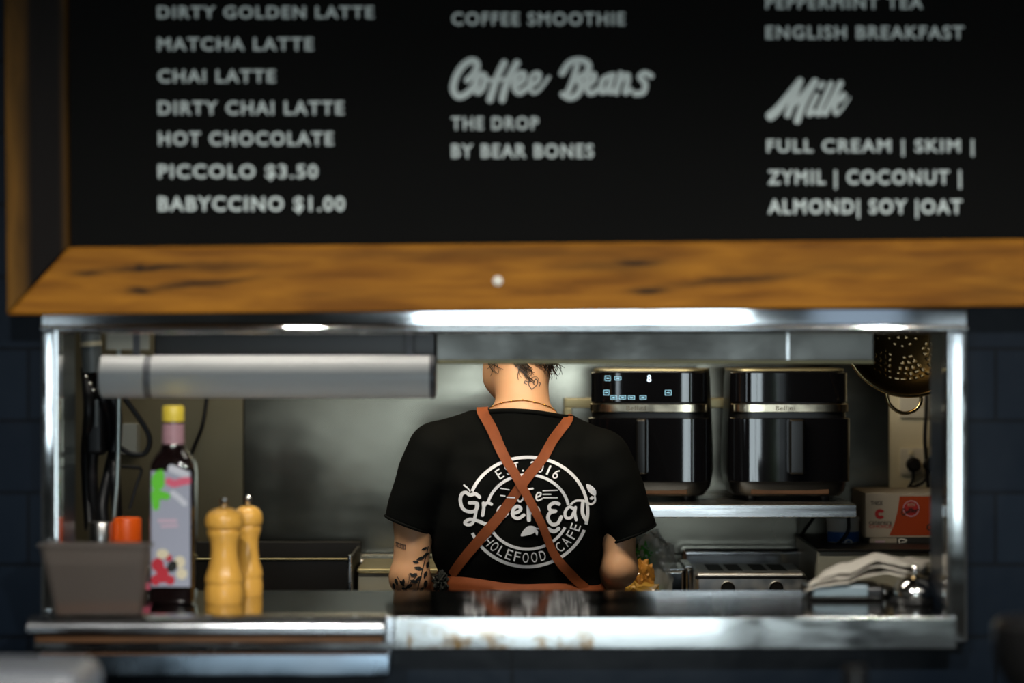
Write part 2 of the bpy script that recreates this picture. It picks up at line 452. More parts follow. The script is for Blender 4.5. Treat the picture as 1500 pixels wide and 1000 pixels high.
# ---- flat shapes (2-D, pixel units) for lettering and marks
class Flat:
    def __init__(self): self.v = []; self.f = []; self.d = []; self.n = 0

    def add(self, vs, fs, depth=None):
        n = len(self.v); self.v += [tuple(p) for p in vs]; self.f += [tuple(i + n for i in f) for f in fs]
        self.d += depth if depth else [self.n * 3e-5] * len(vs)
        self.n += 1

    def poly(self, pts, k=0):
        pts = [Vector((*p, 0)) for p in pts]
        if k: pts = catmull(pts, k, True)
        c = sum((p for p in pts), Vector()) / len(pts)
        n = len(pts)
        self.add([(c.x, c.y)] + [(p.x, p.y) for p in pts], [(0, 1 + i, 1 + (i + 1) % n) for i in range(n)])

    def ellipse(self, cx, cy, rx, ry, n=24, rot=0):
        self.poly([(cx + rx * math.cos(a) * math.cos(rot) - ry * math.sin(a) * math.sin(rot),
                    cy + rx * math.cos(a) * math.sin(rot) + ry * math.sin(a) * math.cos(rot)) for a in [2 * PI * i / n for i in range(n)]])

    def ring(self, cx, cy, rx, ry, wd, a0=0, a1=360, n=96):
        vs = []; fs = []
        for i in range(n + 1):
            a = math.radians(a0 + (a1 - a0) * i / n)
            for s in (-.5, .5):
                vs.append((cx + (rx + s * wd) * math.cos(a), cy - (ry + s * wd) * math.sin(a)))
        for i in range(n): fs.append((2 * i, 2 * i + 1, 2 * i + 3, 2 * i + 2))
        self.add(vs, fs)

    def stroke(self, pts, wd, k=6, w1=None):
        pts = [Vector((*p, 0)) for p in pts]
        if len(pts) > 2: pts = catmull(pts, k)
        else: pts = [pts[0].lerp(pts[1], i / 6) for i in range(7)]
        m = len(pts); vs = []; fs = []
        for i, p in enumerate(pts):
            t = (pts[min(i + 1, m - 1)] - pts[max(i - 1, 0)]).normalized()
            nn = Vector((-t.y, t.x, 0)); q = .5 * (wd + ((w1 if w1 is not None else wd) - wd) * i / (m - 1))
            vs += [(p + nn * q)[:2], (p - nn * q)[:2]]
        for i in range(m - 1): fs.append((2 * i, 2 * i + 1, 2 * i + 3, 2 * i + 2))
        dep = [self.n * 3e-5 + (i // 2) * 1.5e-6 for i in range(len(vs))]
        for e, dr, i0, i1 in ((0, -1, 0, 1), (m - 1, 1, 2 * m - 2, 2 * m - 1)):      # rounded ends
            t = (pts[min(e + 1, m - 1)] - pts[max(e - 1, 0)]).normalized() * dr
            a, c = Vector((*vs[i0], 0)), Vector((*vs[i1], 0)); mid = (a + c) / 2; hv = a - mid; q = hv.length
            base = len(vs)
            for k in range(1, 6):
                an = PI * k / 6; p = mid + hv * math.cos(an) + t * q * math.sin(an); vs.append(p[:2]); dep.append(dep[i0])
            fs.append((i0, base, base + 1, base + 2, base + 3, base + 4, i1))
        self.add(vs, fs, dep)

    def xf(self, fn): self.v = [fn(*p) for p in self.v]; return self

    def merge(self, o): self.add(o.v, o.f)


_tc = {}


def text2d(s, bold=0.0, space=1.0):
    """outline of a string as flat polygons, y up, in font units"""
    key = (s, bold, space)
    if key not in _tc:
        cu = bpy.data.curves.new('t', 'FONT'); cu.body = s; cu.offset = bold; cu.space_character = space; cu.resolution_u = 4
        o = bpy.data.objects.new('t', cu); COL.objects.link(o)
        bpy.context.view_layer.update()
        me = bpy.data.meshes.new_from_object(o.evaluated_get(bpy.context.evaluated_depsgraph_get()))
        _tc[key] = ([(v.co.x, v.co.y) for v in me.vertices], [tuple(p.vertices) for p in me.polygons])
        bpy.data.objects.remove(o); bpy.data.curves.remove(cu); bpy.data.meshes.remove(me)
    return _tc[key]


def fit_text(fl, s, x0, x1, ytop, ybase, bold=0.0, space=1.0):
    """lay string s into the pixel box (cap top to baseline)"""
    vs, fs = text2d(s, bold, space)
    if not vs: return
    xa = min(p[0] for p in vs); xb = max(p[0] for p in vs)
    ref = text2d('H', bold)[0]; ch = max(p[1] for p in ref); cl = min(p[1] for p in ref)
    kx = (x1 - x0) / (xb - xa); ky = (ybase - ytop) / (ch - cl)
    fl.add([(x0 + (p[0] - xa) * kx, ybase - (p[1] - cl) * ky) for p in vs], fs)


def flat_build(fl, name, m, to3d, parent=None, loc=None, label=None):
    mb = MB(); mb.add([Vector(to3d(*p)) - Vector((0, d, 0)) for p, d in zip(fl.v, fl.d)], fl.f, False)
    o = mb.build(name, m, parent, loc, label, angle=0)
    # face the lettering towards the reader (-y)
    me = o.data
    b = bmesh.new(); b.from_mesh(me)
    for f in b.faces:
        if f.normal.y > 0: f.normal_flip()
    b.to_mesh(me); b.free()
    return o


# ------------------------------------------------------------------ the room
WALL_Y0, WALL_Y1 = 4.20, 4.36
DW = 4.2
OX0, OX1 = X(86, DW), X(1386, DW)
OZ0, OZ1 = 1.02, Z(486, DW)


def struct(o): o['kind'] = 'structure'; return o


b = MB()
b.box(-3.2, OX0, WALL_Y0, WALL_Y1, 0, 2.9); b.box(OX1, 3.2, WALL_Y0, WALL_Y1, 0, 2.9)
b.box(OX0, OX1, WALL_Y0, WALL_Y1, OZ1, 2.9); b.box(OX0, OX1, WALL_Y0, WALL_Y1, 0, OZ0)
struct(b.build('wall_front', M['tile'], loc=(0, 0, Z(616, DW) - 9 * .125)))
b = MB(); b.box(-3.2, 3.2, 6.0, 6.12, 0, 2.9); struct(b.build('wall_back', M['kwall']))
b = MB(); b.box(-3.32, -3.2, -3.6, 6.12, 0, 2.9); struct(b.build('wall_left', M['plaster']))
b = MB(); b.box(3.2, 3.32, -3.6, 6.12, 0, 2.9); struct(b.build('wall_right', M['plaster']))
b = MB()
b.box(-3.2, -2.44, -3.6, -3.48, 0, 2.9); b.box(-2.12, -.47, -3.6, -3.48, 0, 2.9); b.box(-2.44, -2.12, -3.6, -3.48, 0, 1.05); b.box(-2.44, -2.12, -3.6, -3.48, 1.58, 2.9); b.box(1.145, 1.47, -3.6, -3.48, 0, 2.9); b.box(1.93, 2.03, -3.6, -3.48, 0, 2.9); b.box(1.47, 1.93, -3.6, -3.48, 0, .55); b.box(1.47, 1.93, -3.6, -3.48, 2.25, 2.9); b.box(2.37, 3.2, -3.6, -3.48, 0, 2.9)
b.box(-.47, 1.145, -3.6, -3.48, 2.2, 2.9); b.box(-.47, 1.145, -3.6, -3.48, 0, .1); b.box(.635, .685, -3.6, -3.48, .1, 2.2)
b.box(2.03, 2.37, -3.6, -3.48, 0, .65); b.box(2.03, 2.37, -3.6, -3.48, 1.58, 2.9)
struct(b.build('wall_shopfront', M['plaster']))
b = MB(); b.box(-3.32, 3.32, -3.6, 6.12, -.1, 0); struct(b.build('floor', M['floor']))
b = MB(); b.box(-3.32, 3.32, -3.6, 6.12, 2.9, 3.0); struct(b.build('ceiling', M['plaster']))

b = MB(); b.box(-6, 8, -9, -3.6, -.1, -.005); struct(b.build('ground', M['floor']))
hb = bmesh.new(); bmesh.ops.create_grid(hb, x_segments=110, y_segments=60, size=1)
for v in hb.verts:
    x_, z_ = v.co.x * 3.2 + 1.6, (v.co.y + 1) * .62
    v.co = Vector((x_, -6.6 + .28 * noise.turbulence(Vector((x_ * 2.6, 0, z_ * 2.6)), 4, True) - .3 * (z_ / 1.25) ** 3, z_))
b = MB(); b.bm(hb)
o = b.build('hedge', M['hedge'], loc=(1.6, -6.5, 0), angle=0)
md = o.modifiers.new('s', 'SOLIDIFY'); md.thickness = .4
tag(o, 'clipped green hedge outside the shopfront window', 'hedge')

# stainless surround of the pass
b = MB()
zl0, zl1 = Z(487, 4.17), Z(452, 4.17)
b.box(X(60, 4.17), X(1417, 4.17), 4.17, 4.2, zl0 + .006, zl1, .002, 1)
b.tube([(X(60, 4.165), 4.172, zl0 + .007), (X(1417, 4.165), 4.172, zl0 + .007)], .008, 16, smooth_pts=0)
struct(b.build('trim_1', M['steel_lintel'], loc=(0, 4.185, zl0)))
for nme, pa, pb in (('trim_2', 60, 87), ('trim_3', 1386, 1417)):
    b = MB(); b.box(X(pa, 4.17), X(pb, 4.17), 4.17, 4.2, 1.03, zl0 + .006, .004, 3)
    b.box(X(pa, 4.17) + .002, X(pa, 4.17) + .008, 4.164, 4.172, 1.03, zl0 + .006, .002, 1) if nme == 'trim_3' else \
        b.box(X(pb, 4.17) - .012, X(pb, 4.17), 4.162, 4.172, 1.03, zl0 + .006, .004, 2)
    struct(b.build(nme, M['steel_lintel'], loc=((X(pa, 4.17) + X(pb, 4.17)) / 2, 4.185, 1.03)))

# ------------------------------------------------------------------ menu board
DS = 4.12
SGN = thing('menu_board', 'large black menu board in a weathered timber frame above the pass', 'sign', (X(750, DS), DS + .04, Z(405, DS)))
sx0, sx1 = X(9, DS), 1.45
sz0, sz1 = Z(455, DS), 2.62
fw = X(101, DS) - sx0
fh = Z(356, DS) - sz0
ax = SGN.location


def rel(px, py): return (X(px, DS) - ax.x, Z(py, DS) - ax.z)


strk = [(*rel(225, 388), .09, .006, .02, 1.0), (*rel(130, 394), .03, .006, 0, .9), (*rel(310, 386), .10, .010, .02, .6), (*rel(205, 387), .012, .007, 0, 1.2),
        (*rel(205, 421), .025, .007, .03, 1.0), (*rel(290, 412), .11, .006, .09, .9), (*rel(930, 386), .05, .008, 0, .95), (*rel(900, 390), .10, .013, 0, .55),
        (*rel(950, 427), .035, .007, .05, 1.0), (*rel(1080, 412), .11, .007, .07, .8), (*rel(1230, 398), .20, .014, .02, .35), (*rel(1460, 430), .08, .03, 0, .35),
        (*rel(520, 432), .12, .012, 0, .25), (*rel(700, 370), .25, .010, 0, .35)]
M['timber'] = streak_mat('old_timber', (.19, .068, .005), (.42, .170, .014), (.015, .008, .004), strk, (5, 20, 38))
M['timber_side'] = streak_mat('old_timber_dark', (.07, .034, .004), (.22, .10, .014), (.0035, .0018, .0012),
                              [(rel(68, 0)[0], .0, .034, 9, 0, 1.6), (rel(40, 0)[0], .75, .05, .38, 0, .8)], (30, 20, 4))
b = MB(); b.prism([(sx0, sz0), (sx1, sz0), (sx1 - fw, sz0 + fh), (sx0 + fw, sz0 + fh)], DS, DS + .075)
fr = b.build('bottom_rail', M['timber'], SGN)
b = MB(); b.prism([(sx0, sz1), (sx1, sz1), (sx1 - fw, sz1 - fh), (sx0 + fw, sz1 - fh)], DS, DS + .075)
b.build('top_rail', M['timber'], SGN)
b = MB(); b.prism([(sx0, sz0), (sx0 + fw, sz0 + fh), (sx0 + fw, sz1 - fh), (sx0, sz1)], DS, DS + .075)
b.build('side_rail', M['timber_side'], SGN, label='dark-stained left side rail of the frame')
b = MB(); b.prism([(sx1, sz0), (sx1 - fw, sz0 + fh), (sx1 - fw, sz1 - fh), (sx1, sz1)], DS, DS + .075)
b.build('side_rail', M['timber'], SGN)
for o in SGN.children:
    md = o.modifiers.new('b', 'BEVEL'); md.width = .004; md.segments = 2; md.limit_method = 'ANGLE'
b = MB(); b.box(sx0 + fw - .01, sx1 - fw + .01, DS + .022, DS + .07, sz0 + fh - .01, sz1 - fh + .01)
b.build('panel', M['board'], SGN)
b = MB(); c = P(729, 411, DS); b.lathe([(.0085, 0), (.0085, .003), (.006, .005)], (c.x, DS + .001, c.z), 18, 'y')
for i, v in enumerate(b.v): b.v[i] = (v[0], 2 * (DS + .001) - v[1], v[2])
b.build('screw', M['screw'], SGN, label='white round screw head in the bottom rail')
DP = DS + .0205


SL = math.tan(math.radians(.5))


def on_sign(px, py):
    # undo the board's tilt: the board hangs turned by half a degree about its centre
    return (X(px, DP), DP, Z(py + (px - 750) * SL, DP))


LINES = [('DIRTY GOLDEN LATTE', 232, 553, 7, 28), ('MATCHA LATTE', 232, 464, 53, 75), ('CHAI LATTE', 232, 408, 100, 122),
         ('DIRTY CHAI LATTE', 232, 508, 146, 169), ('HOT CHOCOLATE', 232, 492, 191, 214), ('PICCOLO $3.50', 231, 469, 239, 262),
         ('BABYCCINO $1.00', 231, 508, 286, 310), ('COFFEE SMOOTHIE', 663, 921, 16, 38), ('THE DROP', 661, 793, 169, 191),
         ('BY BEAR BONES', 661, 873, 209, 232), ('PEPPERMINT TEA', 1123, 1357, -8, 14), ('ENGLISH BREAKFAST', 1123, 1417, 36, 58),
         ('FULL CREAM | SKIM |', 1123, 1430, 202, 224), ('ZYMIL | COCONUT |', 1124, 1411, 247, 271), ('ALMOND| SOY |OAT', 1124, 1412, 290, 314)]
for s, x0, x1, y0, y1 in LINES:
    fl = Flat(); fit_text(fl, s, x0 + 2, x1 - 2, y0 + 2, y1 - 1, .022, 1.18)
    flat_build(fl, 'lettering', M['paint'], on_sign, SGN, label='white capitals reading ' + s.replace('|', '').replace('  ', ' '))


def strokes(fl, data, ox, oy, sc, wk=1.0):
    for st in data:
        pts, wd = st[0], st[1]
        w1 = st[2] if len(st) > 2 else None
        fl.stroke([(ox + p[0] / sc, oy + p[1] / sc) for p in pts], wd * wk / sc, 6, None if w1 is None else w1 * wk / sc)


cb = Flat()
strokes(cb, [([(170, 215), (215, 170), (235, 110), (200, 85), (140, 120), (90, 200), (75, 280), (110, 325), (170, 300), (230, 240)], 46),
             ([(245, 295), (215, 260), (250, 185), (285, 190), (275, 260), (240, 295), (225, 285)], 42),
             ([(275, 240), (300, 215), (330, 215)], 30),
             ([(415, 100), (370, 190), (335, 290), (318, 345)], 46), ([(500, 100), (450, 190), (415, 280), (400, 345)], 46),
             ([(340, 225), (430, 205), (480, 215)], 26),
             ([(490, 255), (540, 215), (545, 172), (505, 180), (480, 250), (510, 300), (570, 265)], 40),
             ([(590, 255), (640, 215), (645, 172), (605, 180), (580, 250), (610, 300), (660, 265), (712, 195)], 38, 22),
             ([(800, 170), (850, 100), (920, 82), (975, 110), (960, 170), (890, 205)], 44), ([(900, 120), (870, 220), (840, 290)], 40),
             ([(890, 205), (928, 245), (900, 310), (850, 333), (805, 310)], 44),
             ([(965, 255), (1010, 215), (1012, 177), (975, 190), (960, 250), (985, 303), (1040, 275)], 38),
             ([(1120, 185), (1070, 215), (1060, 290), (1100, 275), (1135, 190)], 38), ([(1140, 180), (1110, 290), (1160, 275)], 38),
             ([(1190, 170), (1160, 300)], 38), ([(1170, 240), (1230, 178), (1238, 220), (1215, 298), (1255, 280)], 36),
             ([(1392, 188), (1350, 168), (1318, 195), (1352, 240), (1338, 296), (1285, 306)], 40)], 650, 70, 4.545)
flat_build(cb, 'lettering', M['paint'], on_sign, SGN, label='white brush script reading Coffee Beans')
mk = Flat()
strokes(mk, [([(195, 655), (300, 560), (470, 350), (605, 175)], 130, 90), ([(605, 175), (520, 400), (430, 640)], 90), ([(480, 520), (620, 400), (810, 180)], 70, 90),
             ([(810, 180), (660, 450), (560, 720)], 95), ([(830, 370), (715, 620), (790, 600)], 72), ([(915, 210), (880, 260)], 70),
             ([(1030, 210), (930, 430), (840, 620), (900, 600)], 75), ([(1160, 205), (1050, 420), (945, 620)], 85),
             ([(1010, 520), (1110, 420), (1210, 350), (1190, 420), (1080, 480)], 55), ([(1080, 480), (1085, 620), (1160, 580), (1290, 400)], 75, 20)], 1110, 100, 9.375)
flat_build(mk, 'lettering', M['paint'], on_sign, SGN, label='white brush script reading Milk')
SGN.rotation_euler = (0, -math.radians(.5), 0)

# ------------------------------------------------------------------ pass counter
CT = 1.078
cx0, cx1 = X(50, 4.15), X(1402, 4.15)
t = thing('pass_counter', 'long steel pass counter under the opening with a bright worn front edge', 'counter', (0, 4.37, 1.02))
b = MB(); b.box(OX0 + .001, OX1 - .001, 4.152, 4.585, CT - .004, CT, .0015, 1)
b.build('worktop', M['steel_counter'], t, label='dark mirror-like top surface')
b = MB(); b.box(cx0, cx1, 4.15, 4.168, 1.021, CT - .001, .003, 2)
b.build('front_edge', M['steel_edge'], t, label='bright worn steel front edge')
b = MB(); b.box(OX0 + .02, OX1 - .02, 4.365, 4.58, CT - .03, CT - .005)
b.build('stiffener', M['steel_beam'], t)

# docket rail along the left half of the edge
rx0, rx1 = X(40, 4.1), X(574, 4.1)
t = thing('docket_rail', 'aluminium order docket rail along the left half of the counter edge', 'rail', ((rx0 + rx1) / 2, 4.12, Z(944, 4.1)))
prof = [(4.148, Z(903, 4.1)), (4.112, Z(905, 4.1)), (4.100, Z(910, 4.1)), (4.094, Z(918, 4.1)), (4.095, Z(927, 4.1)), (4.103, Z(931, 4.1)), (4.112, Z(930, 4.1)), (4.148, Z(928, 4.1))]
b = MB(); b.rings([[(rx0, y, z) for y, z in prof], [(rx1, y, z) for y, z in prof]])
b.build('rail', M['alu'], t)
b = MB(); b.box(rx0 + .012, rx1 - .01, 4.104, 4.148, Z(942, 4.1), Z(931, 4.1), .002, 1)  # brown reflection below the rail, made as a coloured strip
b.build('reflection_strip', M['rust'], t, label='brown strip below the rail standing in for a reflection')
for px in (100, 305, 520):
    b = MB(); c = P(px, 905, 4.11); b.lathe([(.005, 0), (.005, .002), (.003, .004)], (c.x, 4.118, Z(904, 4.1) - .001), 14)
    b.build('bolt', M['chrome'], t)
b = MB(); b.box(rx1 - .014, rx1 + .004, 4.092, 4.149, Z(944, 4.1), Z(902, 4.1), .004, 2)
b.build('end_cap', M['alu'], t)
t = thing('steel_drip_box', 'shallow blue-grey steel box fixed under the docket rail', 'box', ((rx0 + rx1) / 2, 4.15, Z(992, 4.12)))
b = MB(); b.box(X(56, 4.12), X(572, 4.12), 4.12, 4.199, Z(992, 4.12), 1.0205, .006, 2)
b.build('body', M['steel_blue'], t)
b = MB(); b.box(X(56, 4.12) + .004, X(572, 4.12) - .004, 4.117, 4.122, 1.0165, 1.0195)
b.build('seam', M['rust'], t)

# ------------------------------------------------------------------ bulkhead beam and pale tube
t = thing('hood_beam', 'stained steel bulkhead beam behind the top of the opening', 'beam', (0, 4.6, Z(533, 4.52)))
zb = Z(533, 4.52)
b = MB(); b.box(X(638, 4.52), X(1281, 4.52), 4.52, 4.75, zb, 1.85, .004, 2)
b.build('body', M['steel_beam'], t)
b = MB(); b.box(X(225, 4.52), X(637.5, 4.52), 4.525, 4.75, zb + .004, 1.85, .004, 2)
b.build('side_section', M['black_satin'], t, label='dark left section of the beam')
b = MB(); b.box(X(1152, 4.52), X(1156, 4.52), 4.518, 4.521, zb + .004, 1.85); b.build('seam', M['steel'], t)
b = MB()
for px in (330, 1200):
    b.box(X(px, 4.6) - .012, X(px, 4.6) + .012, 4.6, 4.63, 1.85, 2.9)
b.build('hanger', M['steel_beam'], t)
b = MB(); b.box(X(640, 4.52), X(1280, 4.52), 4.512, 4.521, zb, zb + .008, .003, 2); b.build('lower_lip', M['yellow_rail'], t)
rt = .5 * (Z(520, 4.42) - Z(583, 4.42)); zc = Z(551.5, 4.42)
t = thing('pale_tube', 'long pale satin tube hanging across the upper left of the opening', 'tube', (X(395, 4.42), 4.42, zc))
b = MB(); b.lathe([(rt - .004, 0), (rt, .004), (rt, X(212, 4.42) - X(148, 4.42)), (rt - .001, X(212, 4.42) - X(148, 4.42) + .001)], (X(148, 4.42), 4.42, zc), 40, 'x')
b.lathe([(rt, 0), (rt, X(630, 4.42) - X(224, 4.42))], (X(224, 4.42), 4.42, zc), 40, 'x')
b.build('sleeve', M['white_tube'], t)
b = MB(); b.lathe([(rt - .0015, 0), (rt - .0015, X(226, 4.42) - X(211, 4.42))], (X(211, 4.42), 4.42, zc), 40, 'x')
b.build('band', M['band_grey'], t, label='darker joint band near the left end')
b = MB(); b.lathe([(rt + .001, 0), (rt + .001, .008), (rt - .004, .011)], (X(630, 4.42), 4.42, zc), 40, 'x')
b.build('end_cap', M['tube_end'], t, label='dark end cap')
for px in (200, 600):
    b = MB(); b.box(X(px, 4.42) - .006, X(px, 4.42) + .006, 4.415, 4.425, zc + rt - .001, 2.9)
    b.build('hanger', M['tube_end'], t)
b = MB(); b.box(X(170, 4.55), X(231, 4.55), 4.44, 4.446, Z(512, 4.44), Z(488, 4.44) + .04, .001, 1)
o = b.build('paper_tag', M['beige_metal'], loc=(X(200, 4.55), 4.443, Z(512, 4.44)))
tag(o, 'small beige card hanging above the left end of the pale tube', 'card')

# ------------------------------------------------------------------ back bench and steel sheets
BT = .85
t = thing('back_bench', 'stainless back bench along the rear kitchen wall', 'bench', (0, 5.7, 0))
b = MB(); b.box(-1.6, 1.5, 5.40, 5.985, BT - .04, BT, .004, 2); b.build('worktop', M['steel'], t)
b = MB(); b.box(-1.6, 1.5, 5.96, 5.985, BT, Z(812, 5.96), .004, 2); b.build('upstand', M['steel_wall'], t)
for lx in (-1.55, -.5, .5, 1.45):
    for ly in (5.44, 5.94):
        b = MB(); b.box(lx - .02, lx + .02, ly - .02, ly + .02, 0, BT - .04, .004, 1); b.build('leg', M['steel'], t)
b = MB(); b.box(-1.55, 1.45, 5.4, 5.94, .25, .28, .004, 1); b.build('undershelf', M['steel'], t)
seam = X(357, 5.99)
zs0, zs1 = Z(812, 5.96) + .001, 1.95
b = MB(); b.box(-1.6, seam - .001, 5.988, 5.999, zs0, zs1, .0015, 1)
tag(b.build('splashback_sheet', M['steel_wall_old'], loc=(-1.1, 5.995, zs0)), 'dull brownish steel wall sheet left of the vertical seam', 'wall sheet', 'steel splashback sheets')
b = MB(); b.box(seam + .001, X(1303, 5.99), 5.988, 5.999, zs0, zs1, .0015, 1)
tag(b.build('splashback_sheet', M['steel_wall'], loc=(0, 5.995, zs0)), 'wide grey brushed steel wall sheet behind the person and air fryers', 'wall sheet', 'steel splashback sheets')
b = MB(); b.box(X(1303.5, 5.98), 1.3, 5.978, 5.999, Z(722, 5.98), 2.1, .002, 1)
tag(b.build('cream_panel', M['cream'], loc=(1.1, 5.99, 1.2)), 'cream wall board carrying the power outlets at the right', 'wall board')

# pale frame rail behind the fryers
t = thing('wall_rail', 'yellowed metal rail frame on the wall behind the air fryers', 'rail', (X(950, 5.95), 5.97, Z(620, 5.95)))
b = MB(); b.box(X(826, 5.95), X(1240, 5.95), 5.94, 5.987, Z(597, 5.95), Z(583, 5.95), .003, 2); b.build('top_bar', M['yellow_rail'], t)
b = MB(); b.box(X(826, 5.95), X(838, 5.95), 5.942, 5.987, Z(735, 5.95), Z(597, 5.95), .003, 2); b.build('end_post', M['yellow_rail'], t)

# wall shelf
SH = Z(739, 5.45)
t = thing('wall_shelf', 'steel wall shelf carrying the two black air fryers', 'shelf', (X(1000, 5.7), 5.7, SH - .05))
b = MB(); b.box(X(800, 5.45), X(1255, 5.45), 5.45, 5.986, SH - .0285, SH, .0015, 1); b.build('board', M['steel'], t)
for px in (880, 1180):
    b = MB(); b.prism([(0, 0), (1, 0), (1, 1)], 0, 1); b.v = [(X(px, 5.8) + .01 * q[1], 5.62 + .36 * q[0], SH - .03 - .08 * q[2] * 0 - (.09 * q[0] if q[2] > .5 else 0)) for q in b.v]
    b.build('bracket', M['steel_beam'], t)


# ------------------------------------------------------------------ air fryers
def sup(a, rx, ry, n=6.5):
    c, s = math.cos(a), math.sin(a)
    return (math.copysign(abs(c) ** (2 / n), c) * rx, math.copysign(abs(s) ** (2 / n), s) * ry)


def arc_shell(mb, cx, cy, rx, ry, z0, z1, off, a0, a1, th=.006, n=40, bev=.002):
    rings = []
    for i in range(n + 1):
        a = math.radians(a0 + (a1 - a0) * i / n)
        xo, yo = sup(a, rx + off, ry + off); xi, yi = sup(a, rx + off - th, ry + off - th)
        xb, yb = sup(a, rx + off - bev, ry + off - bev)
        rings.append([(cx + xi, cy + yi, z0), (cx + xb, cy + yb, z0), (cx + xo, cy + yo, z0 + bev), (cx + xo, cy + yo, z1 - bev), (cx + xb, cy + yb, z1), (cx + xi, cy + yi, z1)])
    mb.rings(rings)


def make_fryer(px, label, lit):
    D = 5.55
    cx, cy = X(px, D + .08), D + .145
    t = thing('air_fryer', label, 'air fryer', (cx, cy, SH), 'air fryers on the wall shelf')
    rx, ry = .137, .143
    zt, z0 = Z(541, D), Z(727, D)
    b = MB(); rings = []
    for z, k in [(z0, .90), (z0 + .012, .97), (z0 + .05, 1.02), (z0 + .12, 1.01), (z0 + .2, .985), (zt - .02, .965), (zt - .006, .955), (zt, .93)]:
        rings.append([(cx + sup(2 * PI * i / 96, rx * k, ry * k)[0], cy + sup(2 * PI * i / 96, rx * k, ry * k)[1], z) for i in range(96)])
    b.rings(rings); b.build('body', M['black_satin'], t)
    b = MB(); rings = []
    for z, k in [(zt - .003, .962), (zt + .001, .955)]:
        rings.append([(cx + sup(2 * PI * i / 96, rx * k, ry * k)[0], cy + sup(2 * PI * i / 96, rx * k, ry * k)[1], z) for i in range(96)])
    b.rings(rings); b.build('top_trim', M['yellow_rail'], t, label='thin golden trim line round the top')
    A0, A1 = 204, 336
    b = MB(); arc_shell(b, cx, cy, rx, ry, Z(589.5, D), Z(545, D), .001, A0, A1); b.build('control_panel', M['black_gloss'], t)
    b = MB(); arc_shell(b, cx, cy, rx, ry, Z(604, D), Z(591, D), .006, 214, 326, .009); bd = b.build('band', M['gold_steel'], t, label='champagne metal band across the front')
    b = MB(); arc_shell(b, cx, cy, rx, ry, Z(706, D), Z(612, D), .0075, A0 + 2, A1 - 2, .01); dr = b.build('drawer', M['black_gloss'], t)
    hx0, hx1 = (-.026, 0.0) if lit else (-.006, .030)
    b = MB(); b.box(cx + hx0, cx + hx1, cy - ry - .034, cy - ry + .004, Z(694, D), Z(613, D), .006, 3); b.build('handle', M['black_satin'], dr)
    b = MB(); b.box(cx - .09, cx + .09, cy - ry + .004, cy - ry + .012, Z(724, D), Z(716, D), .002, 1); b.build('vent_strip', M['rust'], t, label='brownish strip at the foot')
    for sx in (-1, 1):
        for sy in (-1, 1):
            b = MB(); b.lathe([(.012, 0), (.015, z0 - SH + .004)], (cx + sx * .085, cy + sy * .09, SH), 14); b.build('foot', M['black_rubber'], t)
    yf = cy - ry - .0015
    fl = Flat(); tx = 944 if lit else 1150
    fit_text(fl, 'Bellini', tx - 14, tx + 14, 594, 601, .0, 1.1)
    flat_build(fl, 'brand_lettering', M['darktext'], lambda x, y: (X(x, D), cy - ry - .0068, Z(y, D)), bd)
    if lit:
        def wrap(x, y):
            xx = X(x, D) - cx
            q = max(0.0, 1 - abs(xx / (rx + .001)) ** 6.5) ** (1 / 6.5)
            return (X(x, D), cy - (ry + .001) * q - .0008, Z(y, D))
        for (ix, iy, iw, ih) in [(902, 554, 8, 7), (917, 554, 9, 5), (900, 575, 8, 7), (911, 582, 9, 5), (924, 582, 9, 5), (937, 582, 9, 5), (954, 582, 9, 5), (991, 575, 9, 7)]:
            fl = Flat()
            pts = [(ix - iw / 2, iy - ih / 2), (ix + iw / 2, iy - ih / 2), (ix + iw / 2, iy + ih / 2), (ix - iw / 2, iy + ih / 2), (ix - iw / 2, iy - ih / 2)]
            for a, c in zip(pts, pts[1:]): fl.stroke([a, c], .6)
            fl.stroke([(ix - iw * .2, iy), (ix + iw * .2, iy)], 1.3)
            flat_build(fl, 'icon', M['icon'], wrap, t)
        fl = Flat(); fl.ring(963, 551.6, 1.9, 2.0, 1.1); fl.ring(963, 556.4, 2.3, 2.3, 1.2)
        flat_build(fl, 'digit', M['digit'], wrap, t, label='lit display digit 8')
    t.rotation_euler = (0, 0, math.radians(-7.5 if lit else 0))
    return t


make_fryer(958, 'black air fryer with a lit blue touch display, beside the person', True)
make_fryer(1152, 'black air fryer with its display dark, at the right end of the shelf', False)
b = MB(); b.tube([P(1045, 725, 5.84), P(1052, 737, 5.78) + Vector((0, 0, .004)), P(1064, 738, 5.75) + Vector((0, 0, .01)), P(1080, 737, 5.8)], .004)
tag(b.build('black_cable', M['black_rubber'], loc=P(1060, 737, 5.78)), 'short black cord lying on the shelf between the air fryers', 'cord')

# ------------------------------------------------------------------ outlets, plugs, cords
def plate(px0, px1, py0, py1, label, switches):
    t = thing('power_outlet', label, 'outlet', (X((px0 + px1) / 2, 5.97), 5.975, Z(py1, 5.97)))
    b = MB(); b.box(X(px0, 5.97), X(px1, 5.97), 5.968, 5.979, Z(py1, 5.97), Z(py0, 5.97), .003, 2); b.build('plate', M['cream_plastic'], t)
    for sx, sy in switches:
        c = P(sx, sy, 5.97); b = MB(); b.box(c.x - .006, c.x + .006, 5.963, 5.970, c.z - .006, c.z + .006, .002, 2); b.build('switch', M['cream'], t)
    return t


